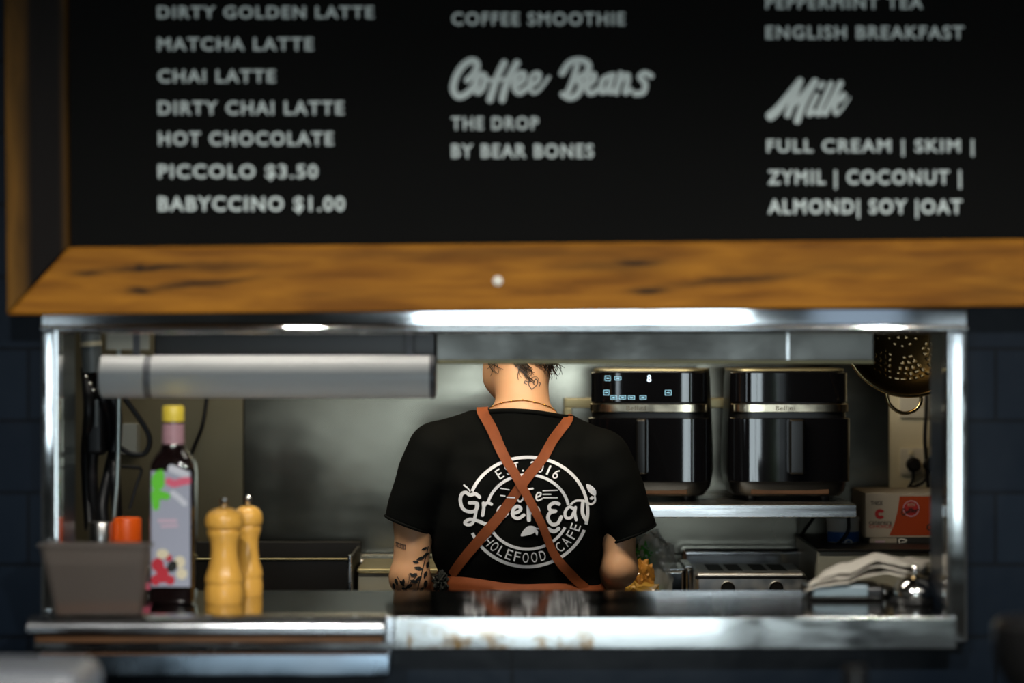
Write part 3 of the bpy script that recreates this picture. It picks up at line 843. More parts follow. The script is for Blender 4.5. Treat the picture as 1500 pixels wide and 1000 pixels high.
plate(1319, 1376, 656, 695, 'cream double power outlet with two black plugs', [(1334, 663), (1364, 663)])
plate(1318, 1376, 578, 612, 'cream wall plate with no plugs, above the double outlet', [(1350, 592)])
for px, pts, lab in ((1338, [(1338, 688), (1337, 703), (1327, 722), (1325, 745)], 'black round plug in the left socket, cord hanging down'),
                     (1363, [(1362, 690), (1352, 706), (1330, 716), (1316, 726), (1310, 745)], 'black round plug in the right socket, cord sweeping left')):
    c = P(px, 680, 5.95)
    t = thing('power_plug', lab, 'plug', (c.x, 5.95, c.z), 'plugs in the double outlet')
    b = MB(); b.lathe([(.012, 0), (.0175, .006), (.018, .02), (.015, .03)], (c.x, 5.937, c.z), 24, 'y'); b.build('body', M['black_rubber'], t)
    b = MB(); b.tube([(c.x, 5.945, c.z - .01)] + [P(x, y, 5.955) for x, y in pts], .0042); b.build('cord', M['black_rubber'], t)
b = MB(); b.tube([P(1356, 520, 5.96), P(1357, 590, 5.95), P(1355, 640, 5.95), P(1357, 676, 5.95), P(1360, 715, 5.958)], .005)
tag(b.build('hanging_cord', M['black_rubber'], loc=P(1356, 600, 5.95)), 'straight black cord running down over the two wall plates', 'cord')

# ------------------------------------------------------------------ colander on a rail
t = thing('pot_rail', 'thin steel pot rail high on the wall at the right', 'rail', (.95, 5.6, 1.72))
b = MB(); b.tube([(.55, 5.5, 1.735), (1.35, 5.5, 1.735)], .006, smooth_pts=0); b.build('bar', M['steel'], t)
for xx in (.6, 1.3):
    b = MB(); b.tube([(xx, 5.5, 1.735), (xx, 5.99, 1.735)], .005, smooth_pts=0); b.build('bracket', M['steel'], t)
CD = 5.42
cc = P(1331, 484, CD); CR = 95 * CD / F
t = thing('colander', 'aged metal colander with grouped holes hanging at the right', 'colander', (cc.x, CD, cc.z - CR))
NR, NA = 44, 150
vs = []; fs = []
cl = [(0, 0)]
holes = []
for k in range(8):                      # triangular groups of holes round the wall
    a0 = math.radians(-80 + 45 * k)
    for row in range(5):
        for q in range(row + 2):
            rr = .42 + .085 * row
            holes.append((rr * math.cos(a0 + (q - (row + 1) / 2) * .115 / rr * .85), rr * math.sin(a0 + (q - (row + 1) / 2) * .115 / rr * .85)))
for q in range(12): holes.append((.24 * math.cos(q * PI / 6), .24 * math.sin(q * PI / 6)))
for q in range(6): holes.append((.12 * math.cos(q * PI / 3), .12 * math.sin(q * PI / 3)))
for i in range(NR + 1):
    u = i / NR * 1.0
    dep = .62 * math.sqrt(max(0, 1 - u ** 2.6))
    for k in range(NA):
        a = 2 * PI * k / NA
        vs.append((cc.x + CR * u * math.cos(a), CD + CR * dep, cc.z + CR * u * math.sin(a)))
for i in range(NR):
    for k in range(NA):
        u = (i + .5) / NR; a = 2 * PI * (k + .5) / NA
        x_, z_ = u * math.cos(a), u * math.sin(a)
        if any((x_ - h[0]) ** 2 + (z_ - h[1]) ** 2 < .019 ** 2 for h in holes): continue
        p, q = i * NA + k, i * NA + (k + 1) % NA
        fs.append((p, q, q + NA, p + NA))
b = MB(); b.add(vs, fs, True); bo = b.build('bowl', M['colander'], t, angle=0)
md = bo.modifiers.new('s', 'SOLIDIFY'); md.thickness = .0012
b = MB(); b.tube([(cc.x + (CR + .001) * math.cos(a), CD - .002, cc.z + (CR + .001) * math.sin(a)) for a in [2 * PI * i / 60 for i in range(60)]], .0045, 10, True, 0)
b.build('rim', M['brass'], t)
for s in (-1, 1):
    px_ = 1324
    if s < 0: pts = [P(1298, 574, CD), P(1302, 590, CD), P(1313, 601, CD), P(1326, 605, CD), P(1341, 600, CD), P(1349, 588, CD), P(1348, 576, CD)]
    else: pts = [(cc.x - .035, CD, cc.z + CR * .98), (cc.x - .03, CD, cc.z + CR + .03), (cc.x, CD, cc.z + CR + .042), (cc.x + .03, CD, cc.z + CR + .03), (cc.x + .035, CD, cc.z + CR * .98)]
    b = MB(); b.tube(pts, .0042); b.build('handle', M['brass'], t)
zt_ = cc.z + CR + .042
b = MB(); b.tube([(cc.x, CD + .012, zt_ - .010), (cc.x, CD - .008, zt_ - .008), (cc.x, CD + .0, zt_ + .02), (cc.x, 5.47, 1.735), (cc.x, 5.5, 1.746), (cc.x, 5.51, 1.735)], .003)
tag(b.build('s_hook', M['steel'], loc=(cc.x, 5.45, 1.72)), 'small steel hook holding the colander on the pot rail', 'hook')

# ------------------------------------------------------------------ things on the back bench
GZ = Z(820, 5.42)
t = thing('griddle', 'black greasy griddle box on the bench left of the person', 'griddle', (X(360, 5.6), 5.6, BT))
b = MB(); gx0, gx1 = X(190, 5.42), X(513, 5.42)
b.box(gx0, gx1, 5.42, 5.43, BT, GZ, .002, 1); b.box(gx0, gx1, 5.8, 5.81, BT, GZ + .01, .002, 1); b.box(gx0, gx0 + .01, 5.43, 5.8, BT, GZ, .002, 1); b.box(gx1 - .01, gx1, 5.43, 5.8, BT, GZ, .002, 1)
b.box(gx0 + .01, gx1 - .01, 5.43, 5.8, BT, BT + .12)
b.build('body', M['black_iron'], t)
b = MB(); b.box(gx0, gx1, 5.416, 5.434, GZ, GZ + .004, .0015, 1); b.build('rim', M['yellow_rail'], t, label='steel rim along the top with yellow light painted in')  # yellow light on the steel rim is put into its colour
b = MB(); b.box(gx1 - .006, gx1 + .004, 5.412, 5.43, BT, GZ + .012, .003, 2); b.build('corner_post', M['steel'], t)
SZ = Z(832, 5.55)
t = thing('steel_bin', 'plain steel bin with a folded rim between griddle and person', 'container', (X(590, 5.6), 5.6, BT))
b = MB(); b.box(X(519, 5.44), X(652, 5.44), 5.56, 5.8, BT, SZ - .012, .004, 2); b.build('body', M['beige_metal'], t)
b = MB(); b.box(X(518, 5.44), X(654, 5.44), 5.55, 5.81, SZ - .012, SZ, .005, 3); b.build('lid', M['yellow_rail'], t)  # steel lid coloured yellow for the light along its rim
b = MB(); b.box(X(505, 5.9), X(660, 5.9), 5.86, 5.955, BT, Z(817, 5.88), .008, 3)
tag(b.build('steel_tray', M['steel_smooth'], loc=(X(580, 5.9), 5.9, BT)), 'polished steel tray edge behind the steel bin', 'tray')

# toaster
TD = 5.5
tx0, tx1 = X(1019, TD), X(1181, TD)
tz = Z(838, TD)
t = thing('toaster', 'four-slot brushed steel toaster with two front levers', 'toaster', ((tx0 + tx1) / 2, 5.61, BT))
b = MB(); b.box(tx0, tx1, TD, TD + .235, BT + .012, tz, .010, 4); b.build('body', M['steel_toaster'], t)
for a, c in ((1038, 1060), (1067, 1088), (1103, 1124), (1131, 1153)):
    b = MB(); b.box(X(a, 5.55), X(c, 5.55), TD + .04, TD + .20, tz - .01, tz + .0006); b.build('slot', M['black_iron'], t)
b = MB(); b.box(tx0 - .001, tx1 + .001, TD - .001, TD + .008, tz - .016, tz - .008, .002, 1); b.build('top_seam', M['black_satin'], t)
for px in (1066, 1137):
    c = P(px, 855, TD)
    fl = []
    b = MB(); q = []
    hw = .0145
    for i in range(13): q.append((c.x + hw * math.cos(PI * i / 12), tz - .036 + hw * math.sin(PI * i / 12)))
    for i in range(13): q.append((c.x - hw * math.cos(PI * i / 12), BT + .05 - hw * math.sin(PI * i / 12)))
    b.prism(q, TD - .003, TD + .002); b.build('lever_slot', M['black_iron'], t)
    b = MB(); b.tube([(p[0], TD - .003, p[1]) for p in q], .0018, 8, True, 0); b.build('slot_ring', M['chrome'], t)
    b = MB(); b.box(c.x - .010, c.x + .010, TD - .02, TD, (tz - .06) if px > 1100 else (BT + .06), (tz - .045) if px > 1100 else (BT + .075), .004, 2); b.build('lever', M['black_satin'], t)
for sx in (tx0 + .02, tx1 - .02):
    for sy in (TD + .03, TD + .2):
        b = MB(); b.lathe([(.01, 0), (.012, .014)], (sx, sy, BT), 12); b.build('foot', M['black_rubber'], t)
# ledge behind the toaster
b = MB(); b.box(X(998, 5.9), X(1190, 5.9), 5.875, 5.957, BT, Z(803, 5.88), .012, 4)
tag(b.build('steel_tray', M['steel_smooth'], loc=(X(1100, 5.9), 5.9, BT)), 'steel tray with rounded corners standing behind the toaster', 'tray')
for a, c, y, lab in ((972, 1002, 832, 'small pale steel pan beside the plastic bag'), (1004, 1014, 828, 'narrow steel pan squeezed against the toaster')):
    d = 5.58
    t = thing('steel_pan', lab, 'pan', (X((a + c) / 2, d), d + .06, BT), 'steel pans left of the toaster')
    b = MB(); b.box(X(a, d), X(c, d), d, d + .15, BT, Z(y + 4, d), .006, 3); b.build('body', M['steel_smooth'], t)
    b = MB(); b.box(X(a, d) - .002, X(c, d) + .001, d - .003, d + .153, Z(y + 4, d), Z(y, d), .002, 2); b.build('rim', M['steel'], t)


# crumpled bags
def crumple(mb, c, r, amp, fr, seed, sub=4):
    bb = bmesh.new(); bmesh.ops.create_icosphere(bb, subdivisions=sub, radius=1)
    for v in bb.verts:
        n = v.co.normalized(); k = 1 + amp * (noise.turbulence(n * fr + Vector((seed, seed * 2, 0)), 3, True) - .45)
        k += amp * .5 * (abs(noise.noise(n * fr * 2.3 + Vector((0, seed, seed)))) - .2)
        v.co = Vector((n.x * r[0] * k, n.y * r[1] * k, n.z * r[2] * k)) + Vector(c)
        v.co.z = max(v.co.z, BT + .001)
    mb.bm(bb, True)


t = thing('snack_bag', 'crumpled golden foil bag on the bench by the right elbow', 'bag', (X(912, 5.42), 5.46, BT))
b = MB(); c = P(915, 875, 5.46); crumple(b, c, (.085, .06, .05), .55, 2.2, 3.1); b.build('wrapper', M['wrap_yellow'], t, angle=25)
b = MB(); c = P(938, 853, 5.47); crumple(b, c, (.032, .035, .050), .45, 2.2, 5.7); b.build('open_top', M['wrap_orange'], t, label='orange crumpled mouth of the bag', angle=25)
t = thing('salad_bag', 'clear plastic bag of green leaves behind the golden bag', 'bag', (X(955, 5.6), 5.6, BT))
b = MB(); c = P(960, 845, 5.6); crumple(b, c, (.05, .04, .10), .42, 1.7, 9.3); b.build('film', M['clear'], t, angle=0)
b = MB(); c = P(948, 812, 5.6); crumple(b, c, (.026, .03, .028), 1.2, 2.5, 1.3); c = P(950, 872, 5.6); crumple(b, c, (.05, .03, .03), 1.2, 2.5, 2.3)
b.build('leaves', M['leaf'], t, angle=0)

# enamel cabinet and cartons at the right
KZ = Z(804, 5.5)
t = thing('bench_cabinet', 'beige enamel box cabinet at the right end of the back bench', 'cabinet', (X(1290, 5.6), 5.7, BT))
b = MB(); b.box(X(1199, 5.5), X(1400, 5.5), 5.51, 5.95, BT, KZ - .006, .004, 2); b.build('body', M['beige_metal'], t)
b = MB(); b.box(X(1197, 5.5), X(1402, 5.5), 5.5, 5.955, KZ - .006, KZ, .002, 2); b.build('top', M['black_iron'], t, label='dark top edge')
bd = 5.66
z_a, z_b, z_c = KZ, Z(787, bd), Z(722, bd)
t = thing('flat_carton', 'flat cream carton under the orange carton', 'carton', (X(1305, bd), bd + .08, KZ))
b = MB(); b.box(X(1274, bd), X(1314, bd), bd, bd + .2, z_a, z_b - .001, .001, 1); b.build('body', M['box_white'], t)
fl = Flat(); fl.stroke([(1283, 793), (1295, 793)], 3)
flat_build(fl, 'print', M['label_fade'], lambda x, y: (X(x, bd), bd - .0006, Z(y, bd)), t)
t = thing('flat_carton', 'flat black carton with a pale swirl, under the orange carton', 'carton', (X(1345, bd), bd + .08, KZ))
b = MB(); b.box(X(1314.6, bd), X(1392, bd), bd, bd + .2, z_a, z_b - .001, .001, 1); b.build('body', M['box_black'], t)
fl = Flat(); fl.stroke([(1318, 795), (1317, 790), (1322, 789), (1328, 791)], 1.6); fl.stroke([(1321, 794), (1327, 793)], 1.2)
flat_build(fl, 'print', M['paper_mark'], lambda x, y: (X(x, bd), bd - .0006, Z(y, bd)), t)
t = thing('wrap_carton', 'orange and white catering wrap carton on top of the flat cartons', 'carton', (X(1330, bd), bd + .1, z_b))
b = MB(); b.box(X(1268, bd), X(1392, bd), bd, bd + .22, z_b, z_c, .001, 1); b.build('body', M['box_white'], t)
on_b = lambda k: (lambda x, y: (X(x, bd), bd - .0006 - .0003 * k, Z(y, bd)))
fl = Flat(); fl.poly([(1318, 726.5), (1391, 726.5), (1391, 784), (1302.5, 784), (1310, 767), (1315, 747)])
flat_build(fl, 'panel_print', M['box_orange'], on_b(0), t, label='orange panel')
fl = Flat(); fl.ring(1334.5, 744.5, 11.3, 11.3, 1.1)
flat_build(fl, 'seal_ring', M['label_fade'], on_b(2), t)
fl = Flat(); fl.ellipse(1334.5, 744.5, 11, 11, 40); flat_build(fl, 'seal', M['box_red'], on_b(1), t, label='red round seal reading WITH Cutter')
fl = Flat(); fit_text(fl, 'WITH', 1328.5, 1340, 736.5, 741.5, .02); flat_build(fl, 'lettering', M['box_white'], on_b(3), t)
fl = Flat()
strokes(fl, [([(715, 385), (690, 375), (672, 420), (690, 450), (715, 430)], 13), ([(725, 400), (728, 425), (748, 400), (752, 422)], 11), ([(768, 365), (766, 420)], 11), ([(792, 365), (790, 420)], 11), ([(752, 385), (805, 378)], 8),
             ([(805, 405), (825, 392), (812, 385), (806, 410), (830, 415)], 10), ([(838, 390), (842, 412)], 11), ([(842, 398), (860, 383), (885, 385)], 11)], 1240, 700, 8.33)
flat_build(fl, 'lettering', M['box_black'], on_b(4), t)
fl = Flat(); fit_text(fl, 'caterers', 1273, 1306, 761, 768, .0); flat_build(fl, 'lettering', M['box_black'], on_b(1), t)
fl = Flat(); fit_text(fl, 'CHOICE', 1273, 1306, 768.5, 773, .01); flat_build(fl, 'lettering', M['box_red'], on_b(1), t)
fl = Flat(); fit_text(fl, 'CO', 1357, 1377, 767, 777, .03); flat_build(fl, 'lettering', M['box_black'], on_b(1), t)
fl = Flat(); fit_text(fl, 'THICK', 1275.5, 1293.5, 733.5, 739.5, .02); flat_build(fl, 'lettering', M['box_black'], on_b(1), t)
fl = Flat(); fl.ring(1289, 752.5, 4.9, 4.9, 5.0, 35, 325, 40); flat_build(fl, 'logo', M['box_red'], on_b(1), t, label='red letter C ring')
t = thing('white_tub', 'white plastic tub with a blue label under the shelf end', 'tub', (X(1238, 5.7), 5.72, KZ))
c = P(1238, 800, 5.66)
b = MB(); b.lathe([(.034, 0), (.036, .004), (.0385, Z(764, 5.66) - KZ)], (c.x, 5.7, KZ), 36); b.build('body', M['tub_white'], t)
b = MB(); b.lathe([(.040, 0), (.040, .008), (.037, .010)], (c.x, 5.7, Z(764, 5.66)), 36); b.build('lid', M['tub_white'], t)
b = MB(); nn = 22
b.rings([[(c.x + .0388 * math.cos(a), 5.7 + .0388 * math.sin(a), z) for z in (KZ + .002, KZ + .026)] for a in [math.radians(195 + 150 * i / nn) for i in range(nn + 1)]], cap=False, closed_ring=False)
lb = b.build('label', M['tub_blue'], t, label='blue wrap label with white marks')
fl = Flat(); fl.stroke([(1226, 797), (1230, 792), (1232, 798)], 2); fl.ring(1243, 794.5, 5, 4, 2)
flat_build(fl, 'print', M['paper_mark'], lambda x, y: (X(x, 5.66), 5.7 - math.sqrt(max(0, .0394 ** 2 - (X(x, 5.66) - c.x) ** 2)), Z(y, 5.66)), lb)
b = MB(); b.tube([P(1243, 756, 5.64), P(1243, 775, 5.645), P(1236, 788, 5.645), P(1226, 797, 5.64), P(1216, 800, 5.64) + Vector((0, 0, .004))], .004)
tag(b.build('black_cable', M['black_rubber'], loc=P(1240, 775, 5.64)), 'black cord dropping from the shelf end in front of the white tub', 'cord')

# ------------------------------------------------------------------ things on the pass counter, left
zc0 = CT
CB = Z(903, 4.1) + .0006
t = thing('plastic_tub', 'cloudy plastic tub with crumbs standing on the left end of the docket rail', 'tub', (X(135, 4.12), 4.13, CB))
d0 = 4.099


def rrect(x0, x1, y0, y1, z, r=.015, n=5):
    out = []
    for (cx_, cy_, a0) in ((x1 - r, y1 - r, 0), (x0 + r, y1 - r, 90), (x0 + r, y0 + r, 180), (x1 - r, y0 + r, 270)):
        for i in range(n + 1):
            a = math.radians(a0 + 90 * i / n); out.append((cx_ + r * math.cos(a), cy_ + r * math.sin(a), z))
    return out


tl, tr_, bl, br_ = X(52, d0), X(220, d0), X(76, d0), X(205, d0)
tz1 = Z(802, d0)
b = MB()
b.rings([rrect(bl, br_, d0 + .010, d0 + .050, CB + .001), rrect(tl + .004, tr_ - .004, d0, d0 + .058, tz1), rrect(tl, tr_, d0 - .004, d0 + .061, tz1 + .001),
         rrect(tl, tr_, d0 - .004, d0 + .061, tz1 + .005), rrect(tl + .006, tr_ - .006, d0 + .002, d0 + .056, tz1 + .005), rrect(bl + .003, br_ - .003, d0 + .015, d0 + .047, CB + .004)])
b.build('body', M['tub'], t)
b = MB(); ring = rrect(bl + .001, br_ - .001, d0 + .010, d0 + .050, CB + .005)
b.rings([ring, rrect(bl, br_, d0 + .010, d0 + .050, CB + .022)]); o = b.build('crumbs', M['grounds'], t); o['kind'] = 'stuff'
for v in o.data.vertices: v.co.z += .006 * noise.noise(v.co * 40)


def shaker(px0, px1, pytop, pylid, d, lidm, bodym, label, cat):
    r = .5 * (X(px1, d) - X(px0, d)); cx_ = X((px0 + px1) / 2, d)
    t = thing('spice_shaker', label, cat, (cx_, d, CT))
    zl = Z(pylid, d); zt = Z(pytop, d)
    b = MB(); b.lathe([(r * .92, 0), (r * .97, .004), (r * .97, zl - CT - .006), (r * .9, zl - CT)], (cx_, d, CT), 28); b.build('body', bodym, t)
    b = MB(); b.lathe([(r, 0), (r, zt - zl - .003), (r * .93, zt - zl)], (cx_, d, zl), 28); b.build('lid', lidm, t)


shaker(129, 167, 764, 799, 4.47, M['shaker_steel'], M['shaker_steel'], 'small steel-lidded shaker behind the plastic tub', 'shaker')
shaker(166, 207, 758, 796, 4.48, M['orange_lid'], M['glass_dark'], 'dark jar with an orange lid behind the plastic tub', 'jar')
d = 4.46
cx_ = X(218, d)
t = thing('sauce_jar', 'small dark jar with a red mark between tub and bottle', 'jar', (cx_, d, CT))
b = MB(); b.lathe([(.017, 0), (.019, .004), (.019, .05), (.014, .062)], (cx_, d, CT), 24); b.build('body', M['glass_dark'], t)
b = MB(); b.lathe([(.0155, 0), (.0155, .014), (.013, .016)], (cx_, d, CT + .062), 24); b.build('lid', M['black_satin'], t)
b = MB(); b.lathe([(.0194, 0), (.0194, .014)], (cx_, d, CT + .016), 24, cap=False); b.build('label', M['label_pink'], t, label='narrow red label')

# bottle
d = 4.36
bx = X(254, d); bw = .5 * (X(287, d) - X(222, d))
zq = lambda py: Z(py, d) - CT
t = thing('vinegar_bottle', 'tall dark glass bottle with yellow cap and pictured label', 'bottle', (bx, d, CT))
b = MB()
prof = [(bw * .86, 0), (bw * .97, .004), (bw, .012), (bw, zq(690)), (bw * .96, zq(678)), (bw * .80, zq(668)), (bw * .60, zq(659)), (bw * .5, zq(650)), (bw * .46, zq(630)), (bw * .46, zq(612))]
rings = []
for r, h in prof:
    n_ = 5.0 if h < zq(690) + .002 else 2.0 + 3.0 * max(0, min(1, (r / bw - .5) / .5))
    rings.append([(bx + sup(2 * PI * i / 48, r, r, n_)[0], d + sup(2 * PI * i / 48, r, r, n_)[1], CT + h) for i in range(48)])
b.rings(rings); b.build('glass', M['glass_dark'], t)
b = MB(); b.lathe([(.0195, 0), (.0195, zq(594) - zq(617) - .003), (.0175, zq(594) - zq(617))], (bx, d, Z(617, d)), 30); b.build('cap', M['yellow_cap'], t)
b = MB(); b.lathe([(bw * .505, 0), (bw * .48, zq(620) - zq(656))], (bx, d, Z(656, d)), 30, cap=False); b.build('neck_foil', M['foil'], t, label='pink and white neck foil')
yl = d - bw
b = MB(); b.box(X(226, d), X(283, d), yl - .0012, yl + .0005, Z(856, d), Z(688, d), .0004, 1); lab = b.build('label', M['label'], t, label='pale label with fruit and leaf pictures')
lay = lambda k: (lambda x, y: (X(x, d), yl - .0016 - .0003 * k, Z(y, d)))
fl = Flat(); fl.poly([(227, 700), (232, 690), (243, 686), (246, 700), (244, 712), (234, 716), (228, 712)], 3); fl.poly([(228, 716), (240, 716), (254, 722), (250, 730), (240, 728), (238, 742), (230, 744), (227, 730)], 3)
flat_build(fl, 'leaf_print', M['label_green'], lay(0), lab)
fl = Flat(); fl.stroke([(252, 703), (260, 706), (272, 703), (279, 702)], 11); flat_build(fl, 'word_print', M['label_pink'], lay(0), lab)
fl = Flat(); fl.stroke([(256, 684), (266, 688), (277, 693)], 11); flat_build(fl, 'white_print', M['label_white'], lay(0), lab)
fl = Flat(); fl.stroke([(258, 720), (268, 728), (275, 735)], 8); flat_build(fl, 'white_print', M['label_white'], lay(0), lab)
fl = Flat(); fl.stroke([(238, 760), (262, 760)], 5); fl.stroke([(242, 768), (264, 767)], 4); flat_build(fl, 'script_print', M['label_fade'], lay(0), lab)
fl = Flat(); fl.ellipse(236, 824, 9, 10); fl.ellipse(243, 838, 9, 12); fl.ellipse(233, 846, 7, 8); fl.ellipse(254, 846, 7, 7); fl.ellipse(252, 814, 5, 5); flat_build(fl, 'tomato_print', M['label_red'], lay(0), lab)
fl = Flat(); fl.ellipse(243, 808, 9, 7); fl.ellipse(268, 820, 8, 9); fl.ellipse(271, 837, 8, 8); flat_build(fl, 'garlic_print', M['label_cream'], lay(1), lab)
fl = Flat(); fl.ellipse(257, 826, 7, 9, rot=.6); flat_build(fl, 'herb_print', M['trousers'], lay(2), lab)

# pepper mills
def mill(px0, px1, pyt, pyb, d, label):
    cx_ = X((px0 + px1) / 2, d); r = .5 * (X(px1, d) - X(px0, d)); H = Z(pyt, d) - CT
    t = thing('pepper_mill', label, 'mill', (cx_, d, CT), 'wooden mills on the counter')
    body = [(.96, 0), (1.0, .02), (1.0, .13), (.96, .17), (.93, .195), (1.0, .22), (.99, .26), (.90, .31), (.80, .37), (.73, .45), (.70, .52), (.70, .58), (.74, .64), (.86, .70), (.90, .735), (.84, .76)]
    b = MB(); b.lathe([(q * r, h * H) for q, h in body], (cx_, d, CT), 40); b.build('body', M['beech'], t)
    head = [(.84, .762), (.95, .78), (1.0, .82), (.99, .87), (.90, .915), (.72, .95), (.45, .975), (.2, .985)]
    b = MB(); b.lathe([(q * r, h * H) for q, h in head], (cx_, d, CT), 40); b.build('head', M['beech'], t)
    b = MB(); b.lathe([(.006, 0), (.0045, .004), (.0075, .010), (.0075, .016), (.004, .020)], (cx_, d, CT + .98 * H), 18); b.build('knob', M['chrome'], t, label='steel top knob')


mill(300, 357, 741, 880, 4.38, 'turned beech pepper mill, front one of the pair by the bottle')
mill(341, 385, 738, 872, 4.505, 'turned beech pepper mill standing behind the front mill')

# cables, rod and bracket at the left jamb
d = 4.62
t = thing('cable_bundle', 'tangle of black cables hanging at the left side of the opening', 'cables', P(150, 560, d))
b = MB()
for pts in ([(132, 545), (140, 560), (150, 580), (160, 610), (165, 650), (168, 700), (172, 760)], [(140, 545), (145, 580), (138, 640), (135, 700), (140, 770)], [(126, 540), (130, 600), (126, 660), (128, 720), (132, 775)],
            [(150, 570), (168, 590), (170, 640), (160, 690), (150, 740), (155, 780)]):
    b.tube([P(x, y, d + .03 * math.sin(x)) for x, y in pts], .011)
b.build('thick_cables', M['black_rubber'], t)
b = MB(); b.tube([P(182, 583, d), P(195, 600, d), P(215, 630, d), P(219, 650, d), P(210, 665, d), P(190, 664, d), P(175, 655, d)], .0052); b.build('looped_cable', M['black_rubber'], t)
b = MB(); b.tube([P(178, 683, d), P(195, 684, d), P(207, 688, d), P(200, 710, d), P(190, 745, d)], .003); b.build('thin_cable', M['black_rubber'], t)
b = MB(); b.box(X(122, 4.6), X(152, 4.6), 4.60, 4.66, Z(668, 4.6), Z(588, 4.6), .012, 4); b.build('junction_box', M['black_rubber'], t)
b = MB(); b.tube([P(132, 480, d), P(136, 545, d)], .02, smooth_pts=0)
b.v = [(x, y, z) for x, y, z in b.v]; b.build('sleeve', M['grey_plastic'], t, label='grey upper sleeve')
b = MB(); b.tube([P(133, 500, d), P(133.5, 507, d)], .0215, smooth_pts=0); b.build('tape_ring', M['label_cream'], t, label='pale tape ring')
for (x, y) in ((126, 552), (132, 562), (136, 572)):
    b = MB(); b.sphere(P(x, y, d - .035), .004); b.build('buckle', M['chrome'], t)
b = MB(); b.box(OX0 + .001, X(126, 4.62), 4.60, 4.66, Z(640, 4.62), Z(625, 4.62)); b.v = [(min(x, X(126, 4.62)), y, z) for x, y, z in b.v]
b.build('bracket', M['black_satin'], t)
b = MB(); b.box(X(144, 4.62), X(149, 4.62), 4.58, 4.585, Z(625, 4.58), Z(585, 4.58), .001, 1); b.build('strap_clip', M['grey_plastic'], t)
d = 4.56
b = MB(); b.tube([P(174, 480, d), P(174, 600, d), P(172, 700, d), P(167, 765, d), (X(165, d), d, CT + .001)], .0045)
tag(b.build('thin_rod', M['green_steel'], loc=P(172, 880, d)), 'thin pale metal rod standing behind the orange-lidded jar', 'rod')
b = MB(); b.box(X(180, 5.99), X(206, 5.99), 5.93, 5.988, Z(664, 5.95), Z(620, 5.95), .004, 2)
tag(b.build('wall_box', M['grey_plastic'], loc=P(193, 664, 5.96)), 'small grey switch box on the wall beside the looped cable', 'switch box')
b = MB(); b.tube([P(304, 560, 5.9), P(302, 590, 5.9), P(296, 625, 5.9), P(284, 655, 5.92), P(272, 690, 5.95), P(265, 740, 5.97)], .0045)
tag(b.build('thin_cable', M['black_rubber'], loc=P(300, 600, 5.95)), 'thin dark cable curving down the wall behind the bottle', 'cable')

# ------------------------------------------------------------------ right end of the counter
d = 4.40
t = thing('docket_printer', 'low black box with blue-grey cover under the loose papers', 'printer', (X(1240, d), d + .04, CT))
b = MB(); b.box(X(1184, d), X(1296, d), d, d + .11, CT, Z(858, d), .008, 3); b.build('body', M['black_satin'], t)
b = MB(); b.box(X(1190, d), X(1272, d), d - .004, d + .02, Z(874, d), Z(856, d), .005, 3); b.build('cover', M['film_grey'], t)


def sheet(pts, seed, amp, label_loc):
    """loose sheet: grid between four corners with soft crumples"""
    n = 22; vs = []; fs = []
    a, b_, c_, e = [Vector(p) for p in pts]
    for i in range(n + 1):
        for j in range(n + 1):
            u, v = i / n, j / n
            p = a.lerp(b_, u).lerp(e.lerp(c_, u), v)
            q = noise.turbulence(Vector((u * 2.4 + seed, v * 1.6, seed)), 3, False)
            p = p + Vector((0, .006 * q, amp * q - .018 * (abs(u - .45) * 2) ** 2.2))
            vs.append(p)
    for i in range(n):
        for j in range(n):
            k = i * (n + 1) + j; fs.append((k, k + 1, k + n + 2, k + n + 1))
    mb = MB(); mb.add(vs, fs, True)
    o = mb.build('paper_sheet', M['paper'], loc=label_loc, angle=0)
    md = o.modifiers.new('s', 'SOLIDIFY'); md.thickness = .0012
    return o


zp = Z(850, d)
SHE = [((1178, 851), (1350, 838), (1378, 822), (1200, 835), .012, 1.7), ((1182, 843), (1345, 829), (1372, 813), (1208, 826), .013, 1.78), ((1196, 835), (1348, 820), (1374, 804), (1220, 817), .012, 1.86)]
LAB = ['lowest loose beige paper sheet, lying on the black box', 'middle beige paper sheet of the crumpled pile', 'topmost beige paper sheet of the crumpled pile by the bell']
for (p0, p1, p2, p3, am, sd), lb in zip(SHE, LAB):
    o = sheet([P(*p0, d - .015), P(*p1, d - .01), P(*p2, d + .10), P(*p3, d + .10)], sd, am, P(1270, 845, d))
    tag(o, lb, 'paper', 'loose papers on the counter')
d = 4.36
c = P(1340, 866, d); br = .5 * (X(1377, d) - X(1303, d))
t = thing('service_bell', 'shiny chrome domed bell at the right end of the counter', 'bell', (c.x, d, CT))
b = MB(); b.lathe([(br * .95, 0), (br, .004), (br * .9, .012), (br * .5, .016)], (c.x, d, CT), 32); b.build('base', M['black_satin'], t)
b = MB(); b.lathe([(br * .82, 0), (br * .86, .004), (br * .82, .014), (br * .68, .026), (br * .42, .036), (br * .12, .041)], (c.x, d, CT + .012), 40); b.build('dome', M['chrome'], t)
b = MB(); b.lathe([(.004, 0), (.004, .008), (.007, .010), (.006, .013), (.002, .014)], (c.x, d, CT + .053), 18); b.build('plunger', M['chrome'], t)
d = 4.47
t = thing('ladle', 'black-handled steel scoop leaning behind the chrome bell', 'scoop', P(1310, 880, d))
b = MB(); b.tube([P(1300, 882, d) + Vector((0, 0, .004)), P(1325, 866, d), P(1352, 850, d), P(1372, 848, d)], .008); b.build('handle', M['black_rubber'], t)
b = MB(); b.sphere((X(1294, d), d, CT + .0125), .022, (1, 1, .55)); b.build('bowl', M['steel_smooth'], t)


